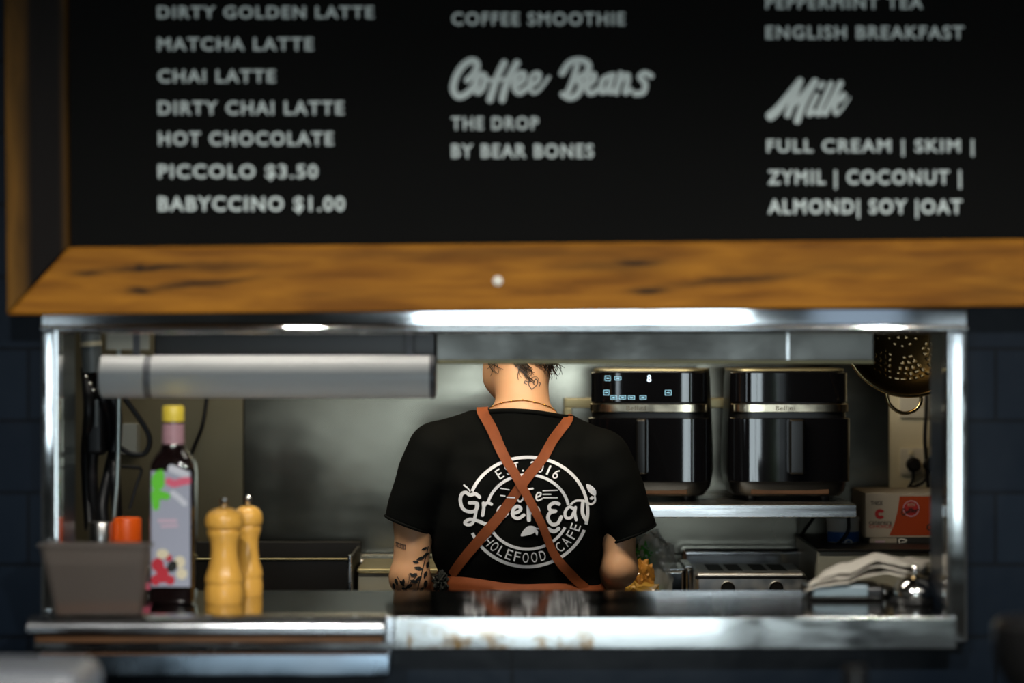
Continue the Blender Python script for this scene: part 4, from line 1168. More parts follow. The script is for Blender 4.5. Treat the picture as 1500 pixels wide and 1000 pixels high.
# ------------------------------------------------------------------ the person
class SDF:
    def __init__(self, lo, hi, h):
        self.lo = np.array(lo, np.float32); self.h = h
        n = np.ceil((np.array(hi) - np.array(lo)) / h).astype(int) + 1
        self.ax = [self.lo[i] + h * np.arange(n[i], dtype=np.float32) for i in range(3)]
        self.f = np.full(n, .2, np.float32)

    def _win(self, lo, hi):
        s = []
        for i in range(3):
            a = int(np.searchsorted(self.ax[i], lo[i])); b_ = int(np.searchsorted(self.ax[i], hi[i]))
            s.append(slice(max(a, 0), max(b_, 0)))
        g = np.meshgrid(*[self.ax[i][s[i]] for i in range(3)], indexing='ij')
        return tuple(s), g

    def op(self, fn, lo, hi, k=.02, mode='u'):
        pad = max(3 * k, .03)
        lo = [v - pad for v in lo]; hi = [v + pad for v in hi]
        s, g = self._win(lo, hi)
        if g[0].size == 0: return
        d = fn(*g).astype(np.float32); a = self.f[s]
        if mode == 'u':
            if k > 0:
                hh = np.clip(.5 + .5 * (a - d) / k, 0, 1); r = a * (1 - hh) + d * hh - k * hh * (1 - hh)
            else: r = np.minimum(a, d)
        else:
            d = -d; hh = np.clip(.5 - .5 * (a - d) / k, 0, 1); r = a * (1 - hh) + d * hh + k * hh * (1 - hh)
        self.f[s] = r

    def cap(self, a, b_, ra, rb, k=.02, mode='u', sy=1.0):
        a = np.array(a, float); b_ = np.array(b_, float)
        ba = b_ - a; L2 = float(ba @ ba) + 1e-12
        R = max(ra, rb)

        def fn(x, y, z):
            t = np.clip(((x - a[0]) * ba[0] + (y - a[1]) * ba[1] + (z - a[2]) * ba[2]) / L2, 0, 1)
            dx, dy, dz = x - a[0] - t * ba[0], (y - a[1] - t * ba[1]) / sy, z - a[2] - t * ba[2]
            return np.sqrt(dx * dx + dy * dy + dz * dz) - (ra + (rb - ra) * t)
        self.op(fn, np.minimum(a, b_) - R, np.maximum(a, b_) + R, k, mode)

    def ell(self, c, r, k=.02, mode='u', R=None):
        """ellipsoid, R: 3 axis vectors"""
        c = np.array(c, float)
        R = np.eye(3) if R is None else np.array(R, float)

        def fn(x, y, z):
            dx, dy, dz = x - c[0], y - c[1], z - c[2]
            q = [(dx * R[i][0] + dy * R[i][1] + dz * R[i][2]) / r[i] for i in range(3)]
            kk = np.sqrt(q[0] ** 2 + q[1] ** 2 + q[2] ** 2)
            return (kk - 1) * min(r)
        m = max(r); self.op(fn, c - m, c + m, k, mode)

    def loft(self, tab, k=.02, n=2.4, wob=None):
        tab = sorted(tab); zz = np.array([q[0] for q in tab])
        cols = [np.array([q[i] for q in tab]) for i in range(1, 5)]

        def fn(x, y, z):
            xc, yc, rx, ry = [np.interp(z, zz, c_) for c_ in cols]
            q = (np.abs((x - xc) / rx) ** n + np.abs((y - yc) / ry) ** n) ** (1 / n)
            d = (q - 1) * np.minimum(rx, ry)
            if wob is not None: d = d + wob(x, y, z)
            return np.maximum(d, np.maximum(zz[0] - z, z - zz[-1]))
        mx = max(q[3] for q in tab); my = max(q[4] for q in tab)
        xs = [q[1] for q in tab]; ys = [q[2] for q in tab]
        self.op(fn, [min(xs) - mx, min(ys) - my, zz[0]], [max(xs) + mx, max(ys) + my, zz[-1]], k)

    def mesh(self):
        f = self.f; lo = self.lo; h = self.h
        s = f < 0
        n = f.shape
        C = tuple(k - 1 for k in n)
        acc = np.zeros(C + (3,), np.float64); cnt = np.zeros(C, np.int32)
        for axn in range(3):
            o1, o2 = [i for i in range(3) if i != axn]
            sl0 = [slice(None)] * 3; sl1 = [slice(None)] * 3
            sl0[axn] = slice(0, -1); sl1[axn] = slice(1, None)
            f0, f1 = f[tuple(sl0)], f[tuple(sl1)]
            cr = (f0 < 0) != (f1 < 0)
            t = np.where(cr, f0 / np.where(cr, f0 - f1, 1), 0)
            for u in (0, 1):
                for v in (0, 1):
                    q = [slice(None)] * 3
                    q[o1] = slice(u, u + C[o1]); q[o2] = slice(v, v + C[o2])
                    m = cr[tuple(q)]; tt = t[tuple(q)]
                    cnt += m
                    acc[..., axn] += np.where(m, tt, 0)
                    acc[..., o1] += np.where(m, u, 0); acc[..., o2] += np.where(m, v, 0)
        act = cnt > 0
        idx = -np.ones(C, np.int64); ids = np.argwhere(act); idx[act] = np.arange(len(ids))
        V = (ids + acc[act] / cnt[act][:, None]) * h + lo
        Fq = []
        for axn in range(3):
            o1, o2 = (axn + 1) % 3, (axn + 2) % 3
            sl0 = [slice(None)] * 3; sl1 = [slice(None)] * 3
            sl0[axn] = slice(0, -1); sl1[axn] = slice(1, None)
            for sq in (sl0, sl1):
                sq[o1] = slice(1, -1); sq[o2] = slice(1, -1)
            a_, b_ = s[tuple(sl0)], s[tuple(sl1)]
            for flip in (0, 1):
                w_ = np.argwhere((a_ & ~b_) if not flip else (~a_ & b_))
                if len(w_) == 0: continue
                w_ = w_.copy(); w_[:, o1] += 1; w_[:, o2] += 1

                def cell(d1, d2):
                    e = w_.copy(); e[:, o1] += d1; e[:, o2] += d2
                    return idx[e[:, 0], e[:, 1], e[:, 2]]
                q = np.stack([cell(-1, -1), cell(0, -1), cell(0, 0), cell(-1, 0)], 1)
                if flip: q = q[:, ::-1]
                Fq.append(q)
        Fq = np.concatenate(Fq)
        return V, Fq

    def build(self, name, m, parent, smooth=2):
        V, Fq = self.mesh()
        o0 = origin_of(parent)
        me = bpy.data.meshes.new(name)
        me.from_pydata((V - np.array(o0)).tolist(), [], Fq.tolist())
        b = bmesh.new(); b.from_mesh(me)
        for _ in range(smooth): bmesh.ops.smooth_vert(b, verts=b.verts, factor=.5, use_axis_x=True, use_axis_y=True, use_axis_z=True)
        bmesh.ops.recalc_face_normals(b, faces=b.faces)
        b.to_mesh(me); b.free()
        me.polygons.foreach_set('use_smooth', [True] * len(me.polygons))
        me.materials.append(m)
        o = bpy.data.objects.new(name, me); COL.objects.link(o); o.parent = parent
        return o


def bvh_of(o):
    o0 = origin_of(o)
    vs = [v.co + o0 for v in o.data.vertices]
    return BVHTree.FromPolygons(vs, [tuple(p.vertices) for p in o.data.polygons])


PER = thing('person', 'person seen from behind in black printed t-shirt with crossed rust apron straps', 'person', (.02, 5.2, 0))
PC = 5.2
# head frame: turned to the viewer's left and bowed
yaw, pitch = math.radians(50), math.radians(24)
Fw = Vector((-math.sin(yaw) * math.cos(pitch), math.cos(yaw) * math.cos(pitch), -math.sin(pitch)))
Rt = Vector((math.cos(yaw), math.sin(yaw), 0)); Up = Rt.cross(Fw).normalized()
RM = [Rt, Fw, Up]
Hc = Vector((X(764, PC), 5.245, 1.548))


def hd(r, f, u): return Hc + Rt * r + Fw * f + Up * u


BD = SDF((-.34, 4.98, -.01), (.40, 5.62, 1.72), .0058)
# torso, pelvis, legs
BD.loft([(.84, .015, 5.21, .165, .115), (.93, .016, 5.21, .17, .12), (1.04, .016, 5.21, .155, .11), (1.15, .016, 5.205, .165, .105), (1.27, .017, 5.205, .165, .10), (1.345, .018, 5.205, .12, .075)], .03)
for sx in (-1, 1):
    hip = (.016 + sx * .085, 5.21, .88); kn = (.016 + sx * .10, 5.215, .48); an = (.016 + sx * .11, 5.20, .09)
    BD.cap(hip, kn, .088, .058, .03); BD.cap(kn, an, .057, .036, .02)
    BD.cap(an, (an[0] + sx * .015, 5.33, .035), .036, .028, .02)
# neck and head
BD.cap((X(766, PC), 5.165, 1.375), (X(764, PC), 5.235, 1.50), .0595, .0555, .03)
BD.cap((X(766, PC), 5.17, 1.375), (-.15, 5.19, 1.335), .045, .036, .03); BD.cap((X(766, PC), 5.17, 1.375), (.18, 5.19, 1.32), .045, .036, .03)
BD.ell(hd(0, -.012, .015), (.074, .094, .098), .02, R=RM)
BD.ell(hd(0, .036, -.060), (.060, .058, .064), .025, R=RM)
BD.ell(hd(0, .062, -.104), (.030, .028, .024), .03, R=RM)
BD.cap(P(732, 528, 5.265), P(733, 553, 5.275), .032, .030, .03); BD.cap(P(733, 553, 5.275), P(744, 576, 5.29), .030, .024, .03)     # turned cheek and jaw line
BD.cap(hd(0, .088, .0), hd(0, .112, -.038), .009, .014, .012)       # nose
BD.ell(hd(0, .088, -.070), (.022, .014, .010), .008, R=RM)          # mouth
for sx in (-1, 1):
    BD.ell(hd(sx * .033, .073, .008), (.016, .012, .011), .008, 'd', R=RM)     # eye sockets
    BD.ell(hd(sx * .033, .070, .008), (.013, .012, .010), .004, R=RM)
    BD.cap(hd(sx * .018, .086, .026), hd(sx * .05, .074, .026), .006, .005, .008)
    BD.ell(hd(sx * .076, -.012, -.012), (.010, .020, .032), .008, R=RM)        # ears
# arms
A = {}
A['L'] = dict(sh=P(624, 678, 5.19), el=P(600, 845, 5.17), wr=Vector((-.160, 5.385, .915)))
A['R'] = dict(sh=P(896, 686, 5.19), el=P(908, 832, 5.17), wr=Vector((.155, 5.42, .93)))
for s, a in A.items():
    ra = .0405 if s == 'L' else .036
    BD.cap(a['sh'], a['el'].lerp(a['sh'], .5) + Vector((-.006 if s == 'L' else .006, 0, 0)), .034, ra + .002, .02); BD.cap(a['el'].lerp(a['sh'], .5) + Vector((-.006 if s == 'L' else .006, 0, 0)), a['el'], ra + .002, ra - .003, .02)
    BD.ell(a['el'] + Vector((0, -.005, -.004)), (ra - .004, .035, .032), .02)
    mid = a['el'].lerp(a['wr'], .32)
    BD.cap(a['el'], mid, ra - .003, ra - .001, .02); BD.cap(mid, a['wr'], ra - .001, .026, .02)
    # hand: palm and five bent fingers resting on the bench
    sg = 1 if s == 'L' else -1
    dirw = (a['wr'] - a['el']).normalized(); fw_ = Vector((sg * .35, .93, -.12)).normalized(); side = Vector((sg * .93, -.35, 0)); dn = Vector((0, 0, -1))
    pc = a['wr'] + fw_ * .045 + dn * .012
    BD.ell(pc, (.040, .046, .016), .012, R=[side, fw_, Vector((0, 0, 1))])
    for i, (off, ln) in enumerate([(.030, .070), (.011, .078), (-.009, .073), (-.028, .058)]):
        k0 = pc + fw_ * .036 + side * off
        k1 = k0 + fw_ * ln * .45 + dn * .006; k2 = k1 + fw_ * ln * .28 + dn * .018; k3 = k2 + fw_ * ln * .12 + dn * .018
        BD.cap(k0, k1, .0095, .0088, .004); BD.cap(k1, k2, .0088, .008, .003); BD.cap(k2, k3, .008, .0072, .003)
    th0 = pc + side * .028 - fw_ * .015; th1 = th0 + side * .026 + fw_ * .022 + dn * .006; th2 = th1 + side * .006 + fw_ * .028 + dn * .012
    BD.cap(th0, th1, .014, .011, .006); BD.cap(th1, th2, .0105, .009, .004)
body = BD.build('body', M['skin'], PER, 2)
bb = bvh_of(body)

# shirt
SHT = SDF((-.34, 5.0, .80), (.42, 5.42, 1.46), .0055)


def folds(x, y, z):
    return (.0022 * np.sin(38 * (z + .35 * np.abs(x - .016)) + 3 * np.sin(11 * x)) * np.clip((1.22 - z) / .2, 0, 1)
            + .0018 * np.sin(60 * x + 14 * z + 2 * np.sin(20 * z)) + .0016 * np.sin(46 * x - 30 * z + 1.0))


SHT.loft([(.86, .016, 5.21, .185, .135), (.95, .016, 5.21, .185, .135), (1.01, .016, 5.21, .178, .13), (1.045, .016, 5.21, .176, .128), (1.085, .016, 5.205, .183, .13),
          (1.16, .016, 5.20, .187, .128), (1.25, .017, 5.20, .185, .122), (1.31, .018, 5.203, .172, .108), (1.355, .018, 5.205, .135, .085), (1.385, .02, 5.205, .09, .06)], .02, wob=folds)
nb = Vector((X(764, PC), 5.185, 1.374))
shL, shR = P(636, 652, PC), P(884, 660, PC)
SHT.cap(nb + Vector((-.02, 0, 0)), P(640, 652, PC), .052, .050, .03); SHT.cap(nb + Vector((.02, 0, 0)), P(876, 662, PC), .050, .050, .03)
SHT.cap(nb + Vector((0, -.01, -.02)), (.018, 5.17, 1.27), .06, .07, .04)
PA = 5.185
SL_ = {}
SLV = SDF((-.34, 5.0, .80), (.42, 5.42, 1.46), .0055)
for s, sh, hem in (('L', P(638, 662, PA), P(598, 770, PA)), ('R', P(882, 672, PA), P(927, 784, PA))):
    ax_ = (hem - sh).normalized()
    far = hem + ax_ * .06

    def fn(x, y, z, sh=sh, hem=hem, ax_=ax_):
        L = (hem - sh).length
        t = (x - sh.x) * ax_.x + (y - sh.y) * ax_.y + (z - sh.z) * ax_.z
        tc_ = np.clip(t, 0, L + .05)
        dx, dy, dz = x - sh.x - tc_ * ax_.x, (y - sh.y - tc_ * ax_.y) / 1.18, z - sh.z - tc_ * ax_.z
        r = np.interp(tc_ / L, [0, .3, .7, 1.0, 1.3], [.062, .065, .059, .0545, .054])
        d = np.sqrt(dx * dx + dy * dy + dz * dz) - r
        d += .0016 * np.sin(70 * t + 40 * x) * np.clip(t / L, 0, 1)
        return np.maximum(d, t - L)
    SLV.op(fn, np.minimum(sh, hem) - .09, np.maximum(sh, hem) + .09, .016)
    SL_[s] = (sh, hem, ax_)
for s, (sh, hem, ax_) in SL_.items():      # open the sleeve ends
    SLV.cap(hem + ax_ * .030, hem + ax_ * .06, .046, .046, .006, 'd')
hh_ = np.clip(.5 + .5 * (SHT.f - SLV.f) / .014, 0, 1)
SHT.f = SHT.f * (1 - hh_) + SLV.f * hh_ - .014 * hh_ * (1 - hh_)
# neckline: stand-up round the neck, cut off along a tilted plane
NX = X(765, PC)
SHT.cap((NX, 5.175, 1.34), (NX, 5.185, 1.41), .074, .068, .03)


def neckplane(x, y): return 1.4095 - (y - 5.105) * .17 - (x - NX) * .07


SHT.op(lambda x, y, z: np.maximum(neckplane(x, y) - z, np.sqrt((x - NX) ** 2 + (y - 5.19) ** 2) - .10), [NX - .1, 5.08, 1.33], [NX + .1, 5.30, 1.47], .006, 'd')
shirt = SHT.build('t_shirt', M['shirt'], PER, 2)
sb = bvh_of(shirt)
# collar band
b = MB(); pts = []
for i in range(48):
    a = 2 * PI * i / 48
    dv = Vector((math.cos(a), math.sin(a), 0))
    q = Vector((NX, 5.185, 0)) + dv * .068; z = neckplane(q.x, q.y) - .006
    h = sb.ray_cast(Vector((NX, 5.185, z)) + dv * .3, -dv)
    p = h[0] if h[0] is not None and (h[0] - Vector((NX, 5.185, z))).length < .11 else Vector((q.x, q.y, z))
    pts.append(p - dv * .003)
b.tube(pts, .0065, 10, True, 0)
b.build('collar', M['shirt'], shirt)
# sleeve hems
for s, (sh, hem, ax_) in SL_.items():
    u = ax_.cross(Vector((0, 1, 0))).normalized(); v = ax_.cross(u)
    b = MB(); b.tube([hem - ax_ * .004 + u * .0535 * math.cos(2 * PI * i / 40) + v * .0630 * math.sin(2 * PI * i / 40) for i in range(40)], .0032, 8, True, 0)
    b.build('sleeve_hem', M['shirt'], shirt)


def on_back(px, py, off=.0018, dd=5.09):
    x, z = X(px, dd), Z(py, dd)
    h = sb.ray_cast(Vector((x, 4.6, z)), Vector((0, 1, 0)))
    if h[0] is None: return (x, 5.09, z)
    return tuple(h[0] + h[1] * off)


pr = Flat()
RC = (773, 749)
pr.ring(*RC, 87.5, 79.5, 4.6, -14, 158, 90); pr.ring(*RC, 87.5, 79.5, 4.6, 203, 340, 80)
pr.ring(*RC, 60, 54, 4.2, 10, 168, 80); pr.ring(*RC, 60, 54, 4.2, 205, 335, 70)


def arc_text(fl, chars, rx, ry, hgt, wid, flip):
    for ch, ang in chars:
        vs, fs = text2d(ch, .0)
        if not vs: continue
        xa, xb = min(p[0] for p in vs), max(p[0] for p in vs); ref = max(p[1] for p in text2d('H', .0)[0])
        a = math.radians(ang); ca, sa = math.cos(a), math.sin(a)
        cx_, cy_ = RC[0] + rx * ca, RC[1] - ry * sa
        ux, uy = (sa, ca) if not flip else (-sa, -ca)      # reading direction (pixel y down)
        nx, ny = (ca, -sa) if not flip else (-ca, sa)      # up direction of the letter
        kx = (wid if ch not in '1.I' else wid * .35) / (xb - xa)
        fl.add([(cx_ + ux * (p[0] - (xa + xb) / 2) * kx + nx * (p[1] / ref - .5) * hgt, cy_ + uy * (p[0] - (xa + xb) / 2) * kx + ny * (p[1] / ref - .5) * hgt) for p in vs], fs)


arc_text(pr, list(zip('EST.', (124, 113, 103, 96))) + list(zip('2016', (84, 75, 65.5, 55.5))), 73.5, 66.5, 14.5, 8.0, False)
arc_text(pr, list(zip('WHOLEFOOD', [210 + 9.6 * i for i in range(9)])) + list(zip('CAFE', (309, 319, 329.5, 340))), 74, 66.5, 14.5, 8.6, True)
G_ = [([(278, 245), (240, 215), (190, 225), (150, 203), (110, 222), (98, 290), (125, 360), (190, 385), (245, 365), (255, 305), (185, 300)], 32),
      ([(252, 310), (243, 400), (215, 490), (170, 510), (140, 490), (185, 458), (260, 470), (350, 505), (430, 500), (470, 475)], 26, 34),
      ([(190, 195), (170, 165), (132, 135)], 9, 16),
      ([(315, 300), (318, 350), (308, 415)], 30), ([(318, 335), (350, 297), (392, 312)], 27),
      ([(450, 395), (500, 380), (515, 350), (485, 335), (455, 370), (465, 422), (505, 432), (545, 400)], 27),
      ([(590, 400), (650, 380), (672, 350), (640, 330), (600, 360), (598, 420), (645, 445), (700, 412)], 30),
      ([(745, 330), (748, 460)], 36), ([(755, 400), (795, 340), (835, 360), (838, 450)], 30),
      ([(1033, 310), (990, 298), (942, 328), (950, 368), (1000, 378)], 32), ([(1000, 378), (945, 395), (927, 445), (965, 502), (1020, 495), (1055, 435)], 32),
      ([(930, 545), (985, 570), (1030, 545)], 34),
      ([(1178, 360), (1130, 340), (1092, 390), (1102, 442), (1150, 440), (1182, 375)], 27), ([(1192, 345), (1185, 400), (1198, 465)], 27),
      ([(1150, 312), (1200, 282), (1280, 290), (1335, 322), (1380, 295), (1380, 250)], 20), ([(1262, 290), (1258, 400), (1290, 468)], 32),
      ([(705, 180), (695, 250), (665, 285), (637, 265)], 16), ([(625, 182), (785, 162)], 17), ([(742, 190), (730, 275)], 14), ([(735, 250), (765, 225), (770, 275)], 13),
      ([(815, 245), (855, 228), (860, 205), (830, 205), (815, 245), (832, 275), (872, 258)], 14),
      ([(882, 183), (1018, 178)], 11), ([(882, 217), (955, 217)], 11), ([(885, 249), (1018, 250)], 11), ([(480, 158), (560, 172)], 11), ([(480, 228), (520, 232)], 11), ([(540, 244), (612, 248)], 11),
      ([(810, 540), (900, 540)], 12)]
strokes(pr, G_, 660, 690, 6.522, 1.05)
k_ = lambda pts: [(660 + a / 6.522, 690 + c_ / 6.522) for a, c_ in pts]
pr.poly(k_([(1295, 130), (1350, 145), (1393, 190), (1388, 240), (1345, 225), (1310, 190)]), 4); pr.poly(k_([(1325, 268), (1350, 245), (1372, 262), (1350, 280)]), 3)
pr.poly(k_([(670, 610), (705, 545), (755, 513), (815, 530), (795, 580), (735, 603)]), 4); pr.poly(k_([(800, 552), (828, 555), (832, 585), (822, 608)]), 3)
flat_build(pr, 'print', M['print'], lambda x, y: on_back(x, y), shirt, label='white round cafe logo printed on the back')


# apron
def ribbon(mb, pts3, wd, off, th=.0022, k=8, tree=sb, wobble=0.0):
    pts = catmull([Vector(p) for p in pts3], k)
    m = len(pts); rings = []
    proj = []
    for p in pts:
        h = tree.find_nearest(p); proj.append((h[0], h[1]))
    for i in range(m):
        p, n = proj[i]
        t_ = (proj[min(i + 1, m - 1)][0] - proj[max(i - 1, 0)][0])
        if t_.length < 1e-7: continue
        t_.normalize()
        s_ = n.cross(t_).normalized(); w_ = wd(i / (m - 1)) if callable(wd) else wd
        ring = []
        for q in (-.5, -.25, 0, .25, .5):
            c_ = p + s_ * w_ * q
            h = tree.find_nearest(c_)
            ring.append(h[0] + h[1] * (off + th))
        for q in (.5, .25, 0, -.25, -.5):
            c_ = p + s_ * w_ * q
            h = tree.find_nearest(c_); ring.append(h[0] + h[1] * (off - .0004))
        rings.append(ring)
    mb.rings(rings)


AP = MB()
back = lambda px, py: Vector(on_back(px, py, 0))
pa = [Vector((-.05, 5.30, 1.30)), Vector((-.058, 5.26, 1.39))] + [P(707, 601, 5.17)] + [back(x, y) for x, y in ((722, 630), (737, 665), (756, 698), (776, 733), (795, 772), (812, 812), (838, 845), (858, 866))]
pb_ = [Vector((.085, 5.30, 1.29)), Vector((.10, 5.26, 1.38))] + [P(830, 616, 5.17)] + [back(x, y) for x, y in ((812, 642), (794, 672), (768, 704), (736, 750), (705, 787), (680, 818), (662, 845))]
wdt = lambda t_: .0205 + .004 * math.sin(7 * t_)
ribbon(AP, pb_, .0215, .001)
st2 = AP.build('apron_strap', M['strap'], PER, label='rust strap from the right shoulder')
AP = MB(); ribbon(AP, pa, wdt, .0042)
AP.build('apron_strap', M['strap'], PER, label='rust strap from the left shoulder, crossing on top')
# waist band: wavy folded band round the waist
b = MB(); rings = []
nW = 90
for i in range(nW):
    a = 2 * PI * i / nW
    ring = []
    zb_ = 1.030 - .010 * math.cos(a) - .0
    for (dz, of) in ((-.030, .006), (-.022, .009), (-.012, .0065), (-.004, .010), (.006, .007), (.013, .003), (.013, .0), (-.030, .0)):
        z = zb_ + dz + .003 * math.sin(5 * a + 30 * dz)
        dirv = Vector((math.cos(a), math.sin(a) * .8, 0)).normalized()
        h = sb.ray_cast(Vector((.016, 5.205, z)) + dirv * .32, -dirv)
        p = h[0] if h[0] is not None else Vector((.016, 5.205, z)) + dirv * .17
        ring.append(p + dirv * (of + .0015 * math.sin(9 * a)))
    rings.append(ring)
rings.append(rings[0])
b.rings(rings, cap=False)
b.build('apron_waistband', M['strap'], PER)
# skirt of the apron at the front
b = MB(); rings = []
for z, k in ((1.03, 1.0), (.9, 1.05), (.7, 1.08), (.5, 1.10)):
    rings.append([(.016 + .205 * k * math.cos(a), 5.205 + .15 * k * math.sin(a) + .003 * math.sin(30 * a), z) for a in [math.radians(-5 + 190 * i / 40) for i in range(41)]])
b.rings(rings, cap=False, closed_ring=False); o = b.build('apron_skirt', M['strap'], PER)
md = o.modifiers.new('s', 'SOLIDIFY'); md.thickness = .002
# knot of dark cloth beside the band
b = MB(); c = P(648, 858, 5.13)
crumple(b, (X(646, 5.12), 5.135, Z(853, 5.12)), (.016, .018, .020), .9, 2.2, 4.4); b.build('apron_knot', M['trousers'], PER)
# trousers and shoes
TR = SDF((-.25, 5.02, .06), (.28, 5.45, 1.0), .007)
TR.loft([(.80, .016, 5.21, .185, .14), (.90, .016, 5.21, .182, .135), (.98, .016, 5.21, .172, .125)], .03)
for sx in (-1, 1):
    TR.cap((.016 + sx * .085, 5.21, .84), (.016 + sx * .10, 5.215, .48), .100, .072, .03); TR.cap((.016 + sx * .10, 5.215, .48), (.016 + sx * .11, 5.20, .14), .072, .056, .03)
TR.build('trousers', M['trousers'], PER, 2)
for sx in (-1, 1):
    b = MB(); xx = .016 + sx * .118
    rings = []
    for y, wv, hv in ((5.125, .022, .05), (5.14, .036, .075), (5.20, .042, .085), (5.28, .045, .068), (5.34, .044, .05), (5.38, .03, .035), (5.392, .012, .02)):
        rings.append([(xx + wv * math.cos(a), y, max(0.001, hv * .5 + hv * .62 * math.sin(a))) for a in [2 * PI * i / 20 for i in range(20)]])
    b.rings(rings); b.build('shoe', M['shoe'], PER)

# hair: cap on the skull with a bun and loose curls at the nape
HR = SDF((-.16, 5.05, 1.42), (.18, 5.42, 1.78), .005)
HR.ell(hd(0, -.022, .030), (.081, .096, .099), .01, R=RM)
HR.ell(hd(0, .095, -.03), (.085, .075, .085), .012, 'd', R=RM)
HR.ell(hd(0, -.05, -.115), (.2, .2, .062), .012, 'd', R=RM)
HR.ell(hd(0, -.06, .13), (.042, .042, .036), .012, R=RM)
hair = HR.build('hair', M['hair'], PER, 1)


def on_body(px, py, off=.001, y0=4.7, dd=5.16, free=False):
    x, z = X(px, dd), Z(py, dd)
    h = bb.ray_cast(Vector((x, y0, z)), Vector((0, 1, 0)))
    if h[0] is None and free: return Vector((x, dd, z))
    if h[0] is None: h = bb.find_nearest(Vector((x, dd - .03, z)))
    return h[0] + h[1] * off


b = MB()
rnd = random.Random(5)
for (x0, y0, x1, y1, n_) in ((757, 530, 770, 552, 16), (760, 535, 774, 558, 12), (799, 528, 806, 550, 16), (808, 528, 820, 546, 14), (722, 533, 729, 546, 7), (775, 528, 798, 536, 12)):
    for q in range(n_):
        sx = x0 + rnd.uniform(-6, 8); ex = x1 + rnd.uniform(-9, 9); ey = y1 + rnd.uniform(-10, 7)
        pts = []
        for k in range(5):
            tt = k / 4
            px = sx + (ex - sx) * tt + 3.5 * math.sin(tt * 5 + q); py = y0 - 6 + (ey - y0 + 6) * tt
            p = on_body(px, py, .002 + .006 * rnd.random() * tt, free=True)
            pts.append(p)
        b.tube(pts, lambda t_: .0011 * (1 - .6 * t_), 5, False, 4)
b.build('loose_curls', M['hair'], hair)

# necklace
b = MB(); pts = []
nx = X(765, PC)
for i in range(48):
    a = 2 * PI * i / 48
    p = Vector((nx + .075 * math.cos(a), 5.195 + .085 * math.sin(a), 1.436 - .045 * (math.sin(a) * .5 + .5) - .004 * math.cos(a) - .010 * abs(math.cos(a))))
    h = bb.find_nearest(p); pts.append(h[0] + h[1] * .0014)
b.tube(pts, .0011, 6, True, 0)
for i in range(0, 48, 3): b.sphere(pts[i], .0022, u=8, v=6)
b.build('necklace', M['gold'], PER)

# tattoos
fl = Flat()
strokes(fl, [([(800, 405), (775, 365), (785, 335), (810, 345), (820, 365)], 9), ([(800, 405), (840, 370), (850, 335), (830, 320), (818, 350)], 9), ([(770, 345), (795, 310), (840, 300), (860, 330)], 5),
             ([(770, 345), (745, 335), (735, 355)], 8), ([(757, 362), (740, 350)], 8), ([(860, 350), (872, 355), (862, 380)], 8)], 640, 500, 5.77)
flat_build(fl, 'tattoo', M['ink_fade'], lambda x, y: tuple(on_body(x, y, .0009)), body, label='thin heart outline on the nape')
ARM = 5.16
fl = Flat()
for i in range(7):
    xx = 581 + i * 2.2; yy = 796 + i * .55
    fl.stroke([(xx, yy - 3), (xx + .3, yy + 3)], 1.0); fl.stroke([(xx - .6, yy - 2.6), (xx + 1.2, yy - 2.2)], .8)
fl.stroke([(580, 794), (595, 798)], .7); fl.stroke([(580, 799), (595, 803)], .7)
flat_build(fl, 'tattoo', M['ink_fade'], lambda x, y: tuple(on_body(x, y, .0009, dd=ARM)), body, label='small line of script on the upper arm')
fl = Flat()


def leaf(x, y, L, ang, wd=.42):
    a = math.radians(ang); ca, sa = math.cos(a), math.sin(a)
    pts = [(0, 0), (.3, wd * .5), (.65, wd * .42), (1, 0), (.65, -wd * .42), (.3, -wd * .5)]
    fl.poly([(x + L * (p * ca - q * sa), y + L * (p * sa + q * ca)) for p, q in pts], 3)


for x, y, L, an in ((626, 801, 9, 160), (628, 809, 10, 150), (622, 815, 12, 165), (627, 822, 10, 100), (614, 822, 9, 190), (619, 832, 12, 195), (612, 838, 10, 160), (625, 835, 11, 110), (618, 842, 12, 140), (608, 842, 9, 215), (624, 848, 12, 95),
                    (613, 851, 12, 200), (605, 853, 12, 150), (620, 858, 11, 120), (612, 862, 12, 160), (580, 845, 11, 70), (587, 848, 10, 50), (577, 852, 10, 80), (590, 858, 12, 40), (582, 862, 12, 20), (626, 864, 9, 90), (600, 866, 12, 185), (577, 866, 9, 40), (592, 845, 9, 85)):
    leaf(x, y, L, an)
strokes(fl, [([(627, 800), (621, 825), (615, 850), (610, 870)], 1.4), ([(595, 862), (603, 850), (612, 840)], 1.0), ([(595, 862), (588, 850), (583, 842)], .8), ([(595, 862), (600, 848), (600, 838)], .8)], 0, 0, 1)
flat_build(fl, 'tattoo', M['ink'], lambda x, y: tuple(on_body(x, y, .0009, dd=ARM)), body, label='dark leafy flower tattoo on the left forearm')

# food being prepared in the hands (out of view behind the person)
b = MB(); b.box(-.07, .2, 5.42, 5.68, BT, BT + .015, .006, 2)
tag(b.build('chopping_board', M['beech'], loc=(.02, 5.55, BT)), 'wooden chopping board on the bench in front of the person', 'chopping board')

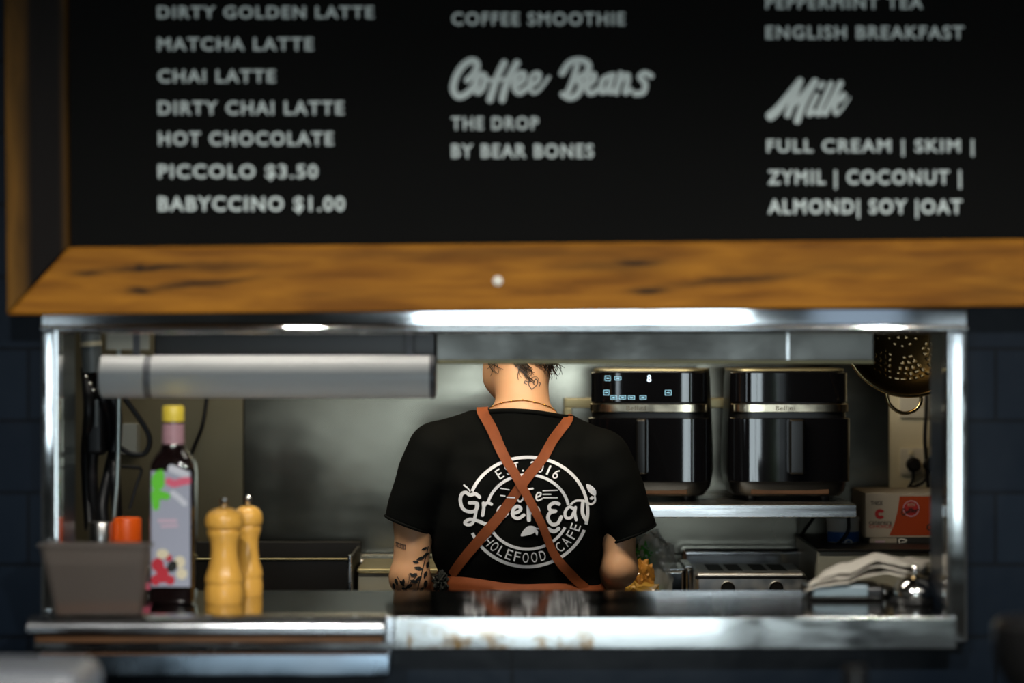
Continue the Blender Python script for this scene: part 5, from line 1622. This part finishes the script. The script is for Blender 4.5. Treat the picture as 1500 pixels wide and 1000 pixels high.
# ------------------------------------------------------------------ lamps and the front bar
for x_, y_ in ((-.58, 2.0), (1.02, 2.0)):
    t = thing('downlight', 'round ceiling downlight before the menu board', 'lamp', (x_, y_, 2.88), 'ceiling downlights')
    b = MB(); b.lathe([(.075, 0), (.075, .012), (.06, .019)], (x_, y_, 2.88), 28); b.build('housing', M['white_lamp'], t)
    b = MB(); b.lathe([(.05, 0), (.05, .004)], (x_, y_, 2.877), 28); b.build('diffuser', M['lamp_glow'], t)
for x_, y_, L_ in ((.10, 5.0, 1.34), (-1.2, 5.35, .94)):
    t = thing('ceiling_lamp', 'linear kitchen lamp hanging above the work aisle', 'lamp', (x_, y_, 2.47), 'kitchen lamps')
    b = MB(); b.box(x_ - L_ / 2, x_ + L_ / 2, y_ - .14, y_ + .14, 2.475, 2.53, .006, 2); b.build('housing', M['white_lamp'], t)
    b = MB()
    for s in (-1, 1): b.tube([(x_ + s * L_ * .4, y_, 2.53), (x_ + s * L_ * .4, y_, 2.9)], .004, smooth_pts=0)
    b.build('suspension', M['steel'], t)
t = thing('pass_lamp', 'slim strip lamp hanging above the pass counter', 'lamp', (-.45, 4.50, 2.39))
b = MB(); b.box(-1.02, .12, 4.455, 4.545, 2.392, 2.43, .004, 2); b.build('housing', M['white_lamp'], t)
b = MB()
for x_ in (-.9, 0): b.tube([(x_, 4.50, 2.43), (x_, 4.50, 2.9)], .004, smooth_pts=0)
b.build('suspension', M['steel'], t)
t = thing('added_fill_lamp', 'added unseen fill lamp on the kitchen side of the bulkhead beam', 'lamp', (-.03, 4.79, 1.97))  # made-up housing for the added fill light
b = MB(); b.box(-.60, .55, 4.752, 4.84, 1.965, 2.0, .004, 2); b.build('housing', M['white_lamp'], t)
b = MB(); b.box(-.6, -.58, 4.752, 4.77, 1.8, 1.965); b.box(.5, .52, 4.752, 4.77, 1.8, 1.965); b.build('bracket', M['steel'], t)
t = thing('front_bar', 'low service bar in front of the pass', 'counter', (0, 3.2, 0))
b = MB(); b.box(-1.3, 1.6, 2.95, 3.45, .84, .88, .004, 2); b.build('worktop', M['black_satin'], t)
b = MB(); b.box(-1.28, 1.58, 3.0, 3.42, 0, .84); b.build('body', M['tile'], t)
d = 3.2
b = MB(); b.box(X(-260, d), X(118, d), d, d + .2, .88, Z(985, d), .03, 5)
tag(b.build('pale_machine', M['pale'], loc=(X(-60, d), d + .1, .88)), 'pale rounded appliance top at the bottom left corner', 'appliance')
t = thing('dark_grinder', 'black rounded appliance at the bottom right corner', 'appliance', (X(1530, 3.3), 3.3, .88))
b = MB(); b.lathe([(.055, 0), (.06, .01), (.06, .14), (.05, .17), (.045, .2)], (X(1530, 3.3), 3.3, .88), 30); b.build('body', M['black_satin'], t)
b = MB(); b.lathe([(.05, 0), (.068, .03), (.070, Z(905, 3.3) - .88 - .21), (.06, Z(905, 3.3) - .88 - .2)], (X(1530, 3.3), 3.3, 1.08), 30); b.build('hopper', M['black_satin'], t)
d = 3.3
t = thing('sauce_bottle', 'black bottle top poking up below the right end of the counter edge', 'bottle', (X(1253, d), d, .88))
b = MB(); b.lathe([(.032, 0), (.034, .01), (.034, .14), (.018, .18)], (X(1253, d), d, .88), 24); b.build('body', M['black_rubber'], t)
b = MB(); b.lathe([(.017, 0), (.017, Z(976, d) - 1.06 - .003), (.014, Z(976, d) - 1.06)], (X(1253, d), d, 1.06), 24); b.build('cap', M['black_satin'], t)
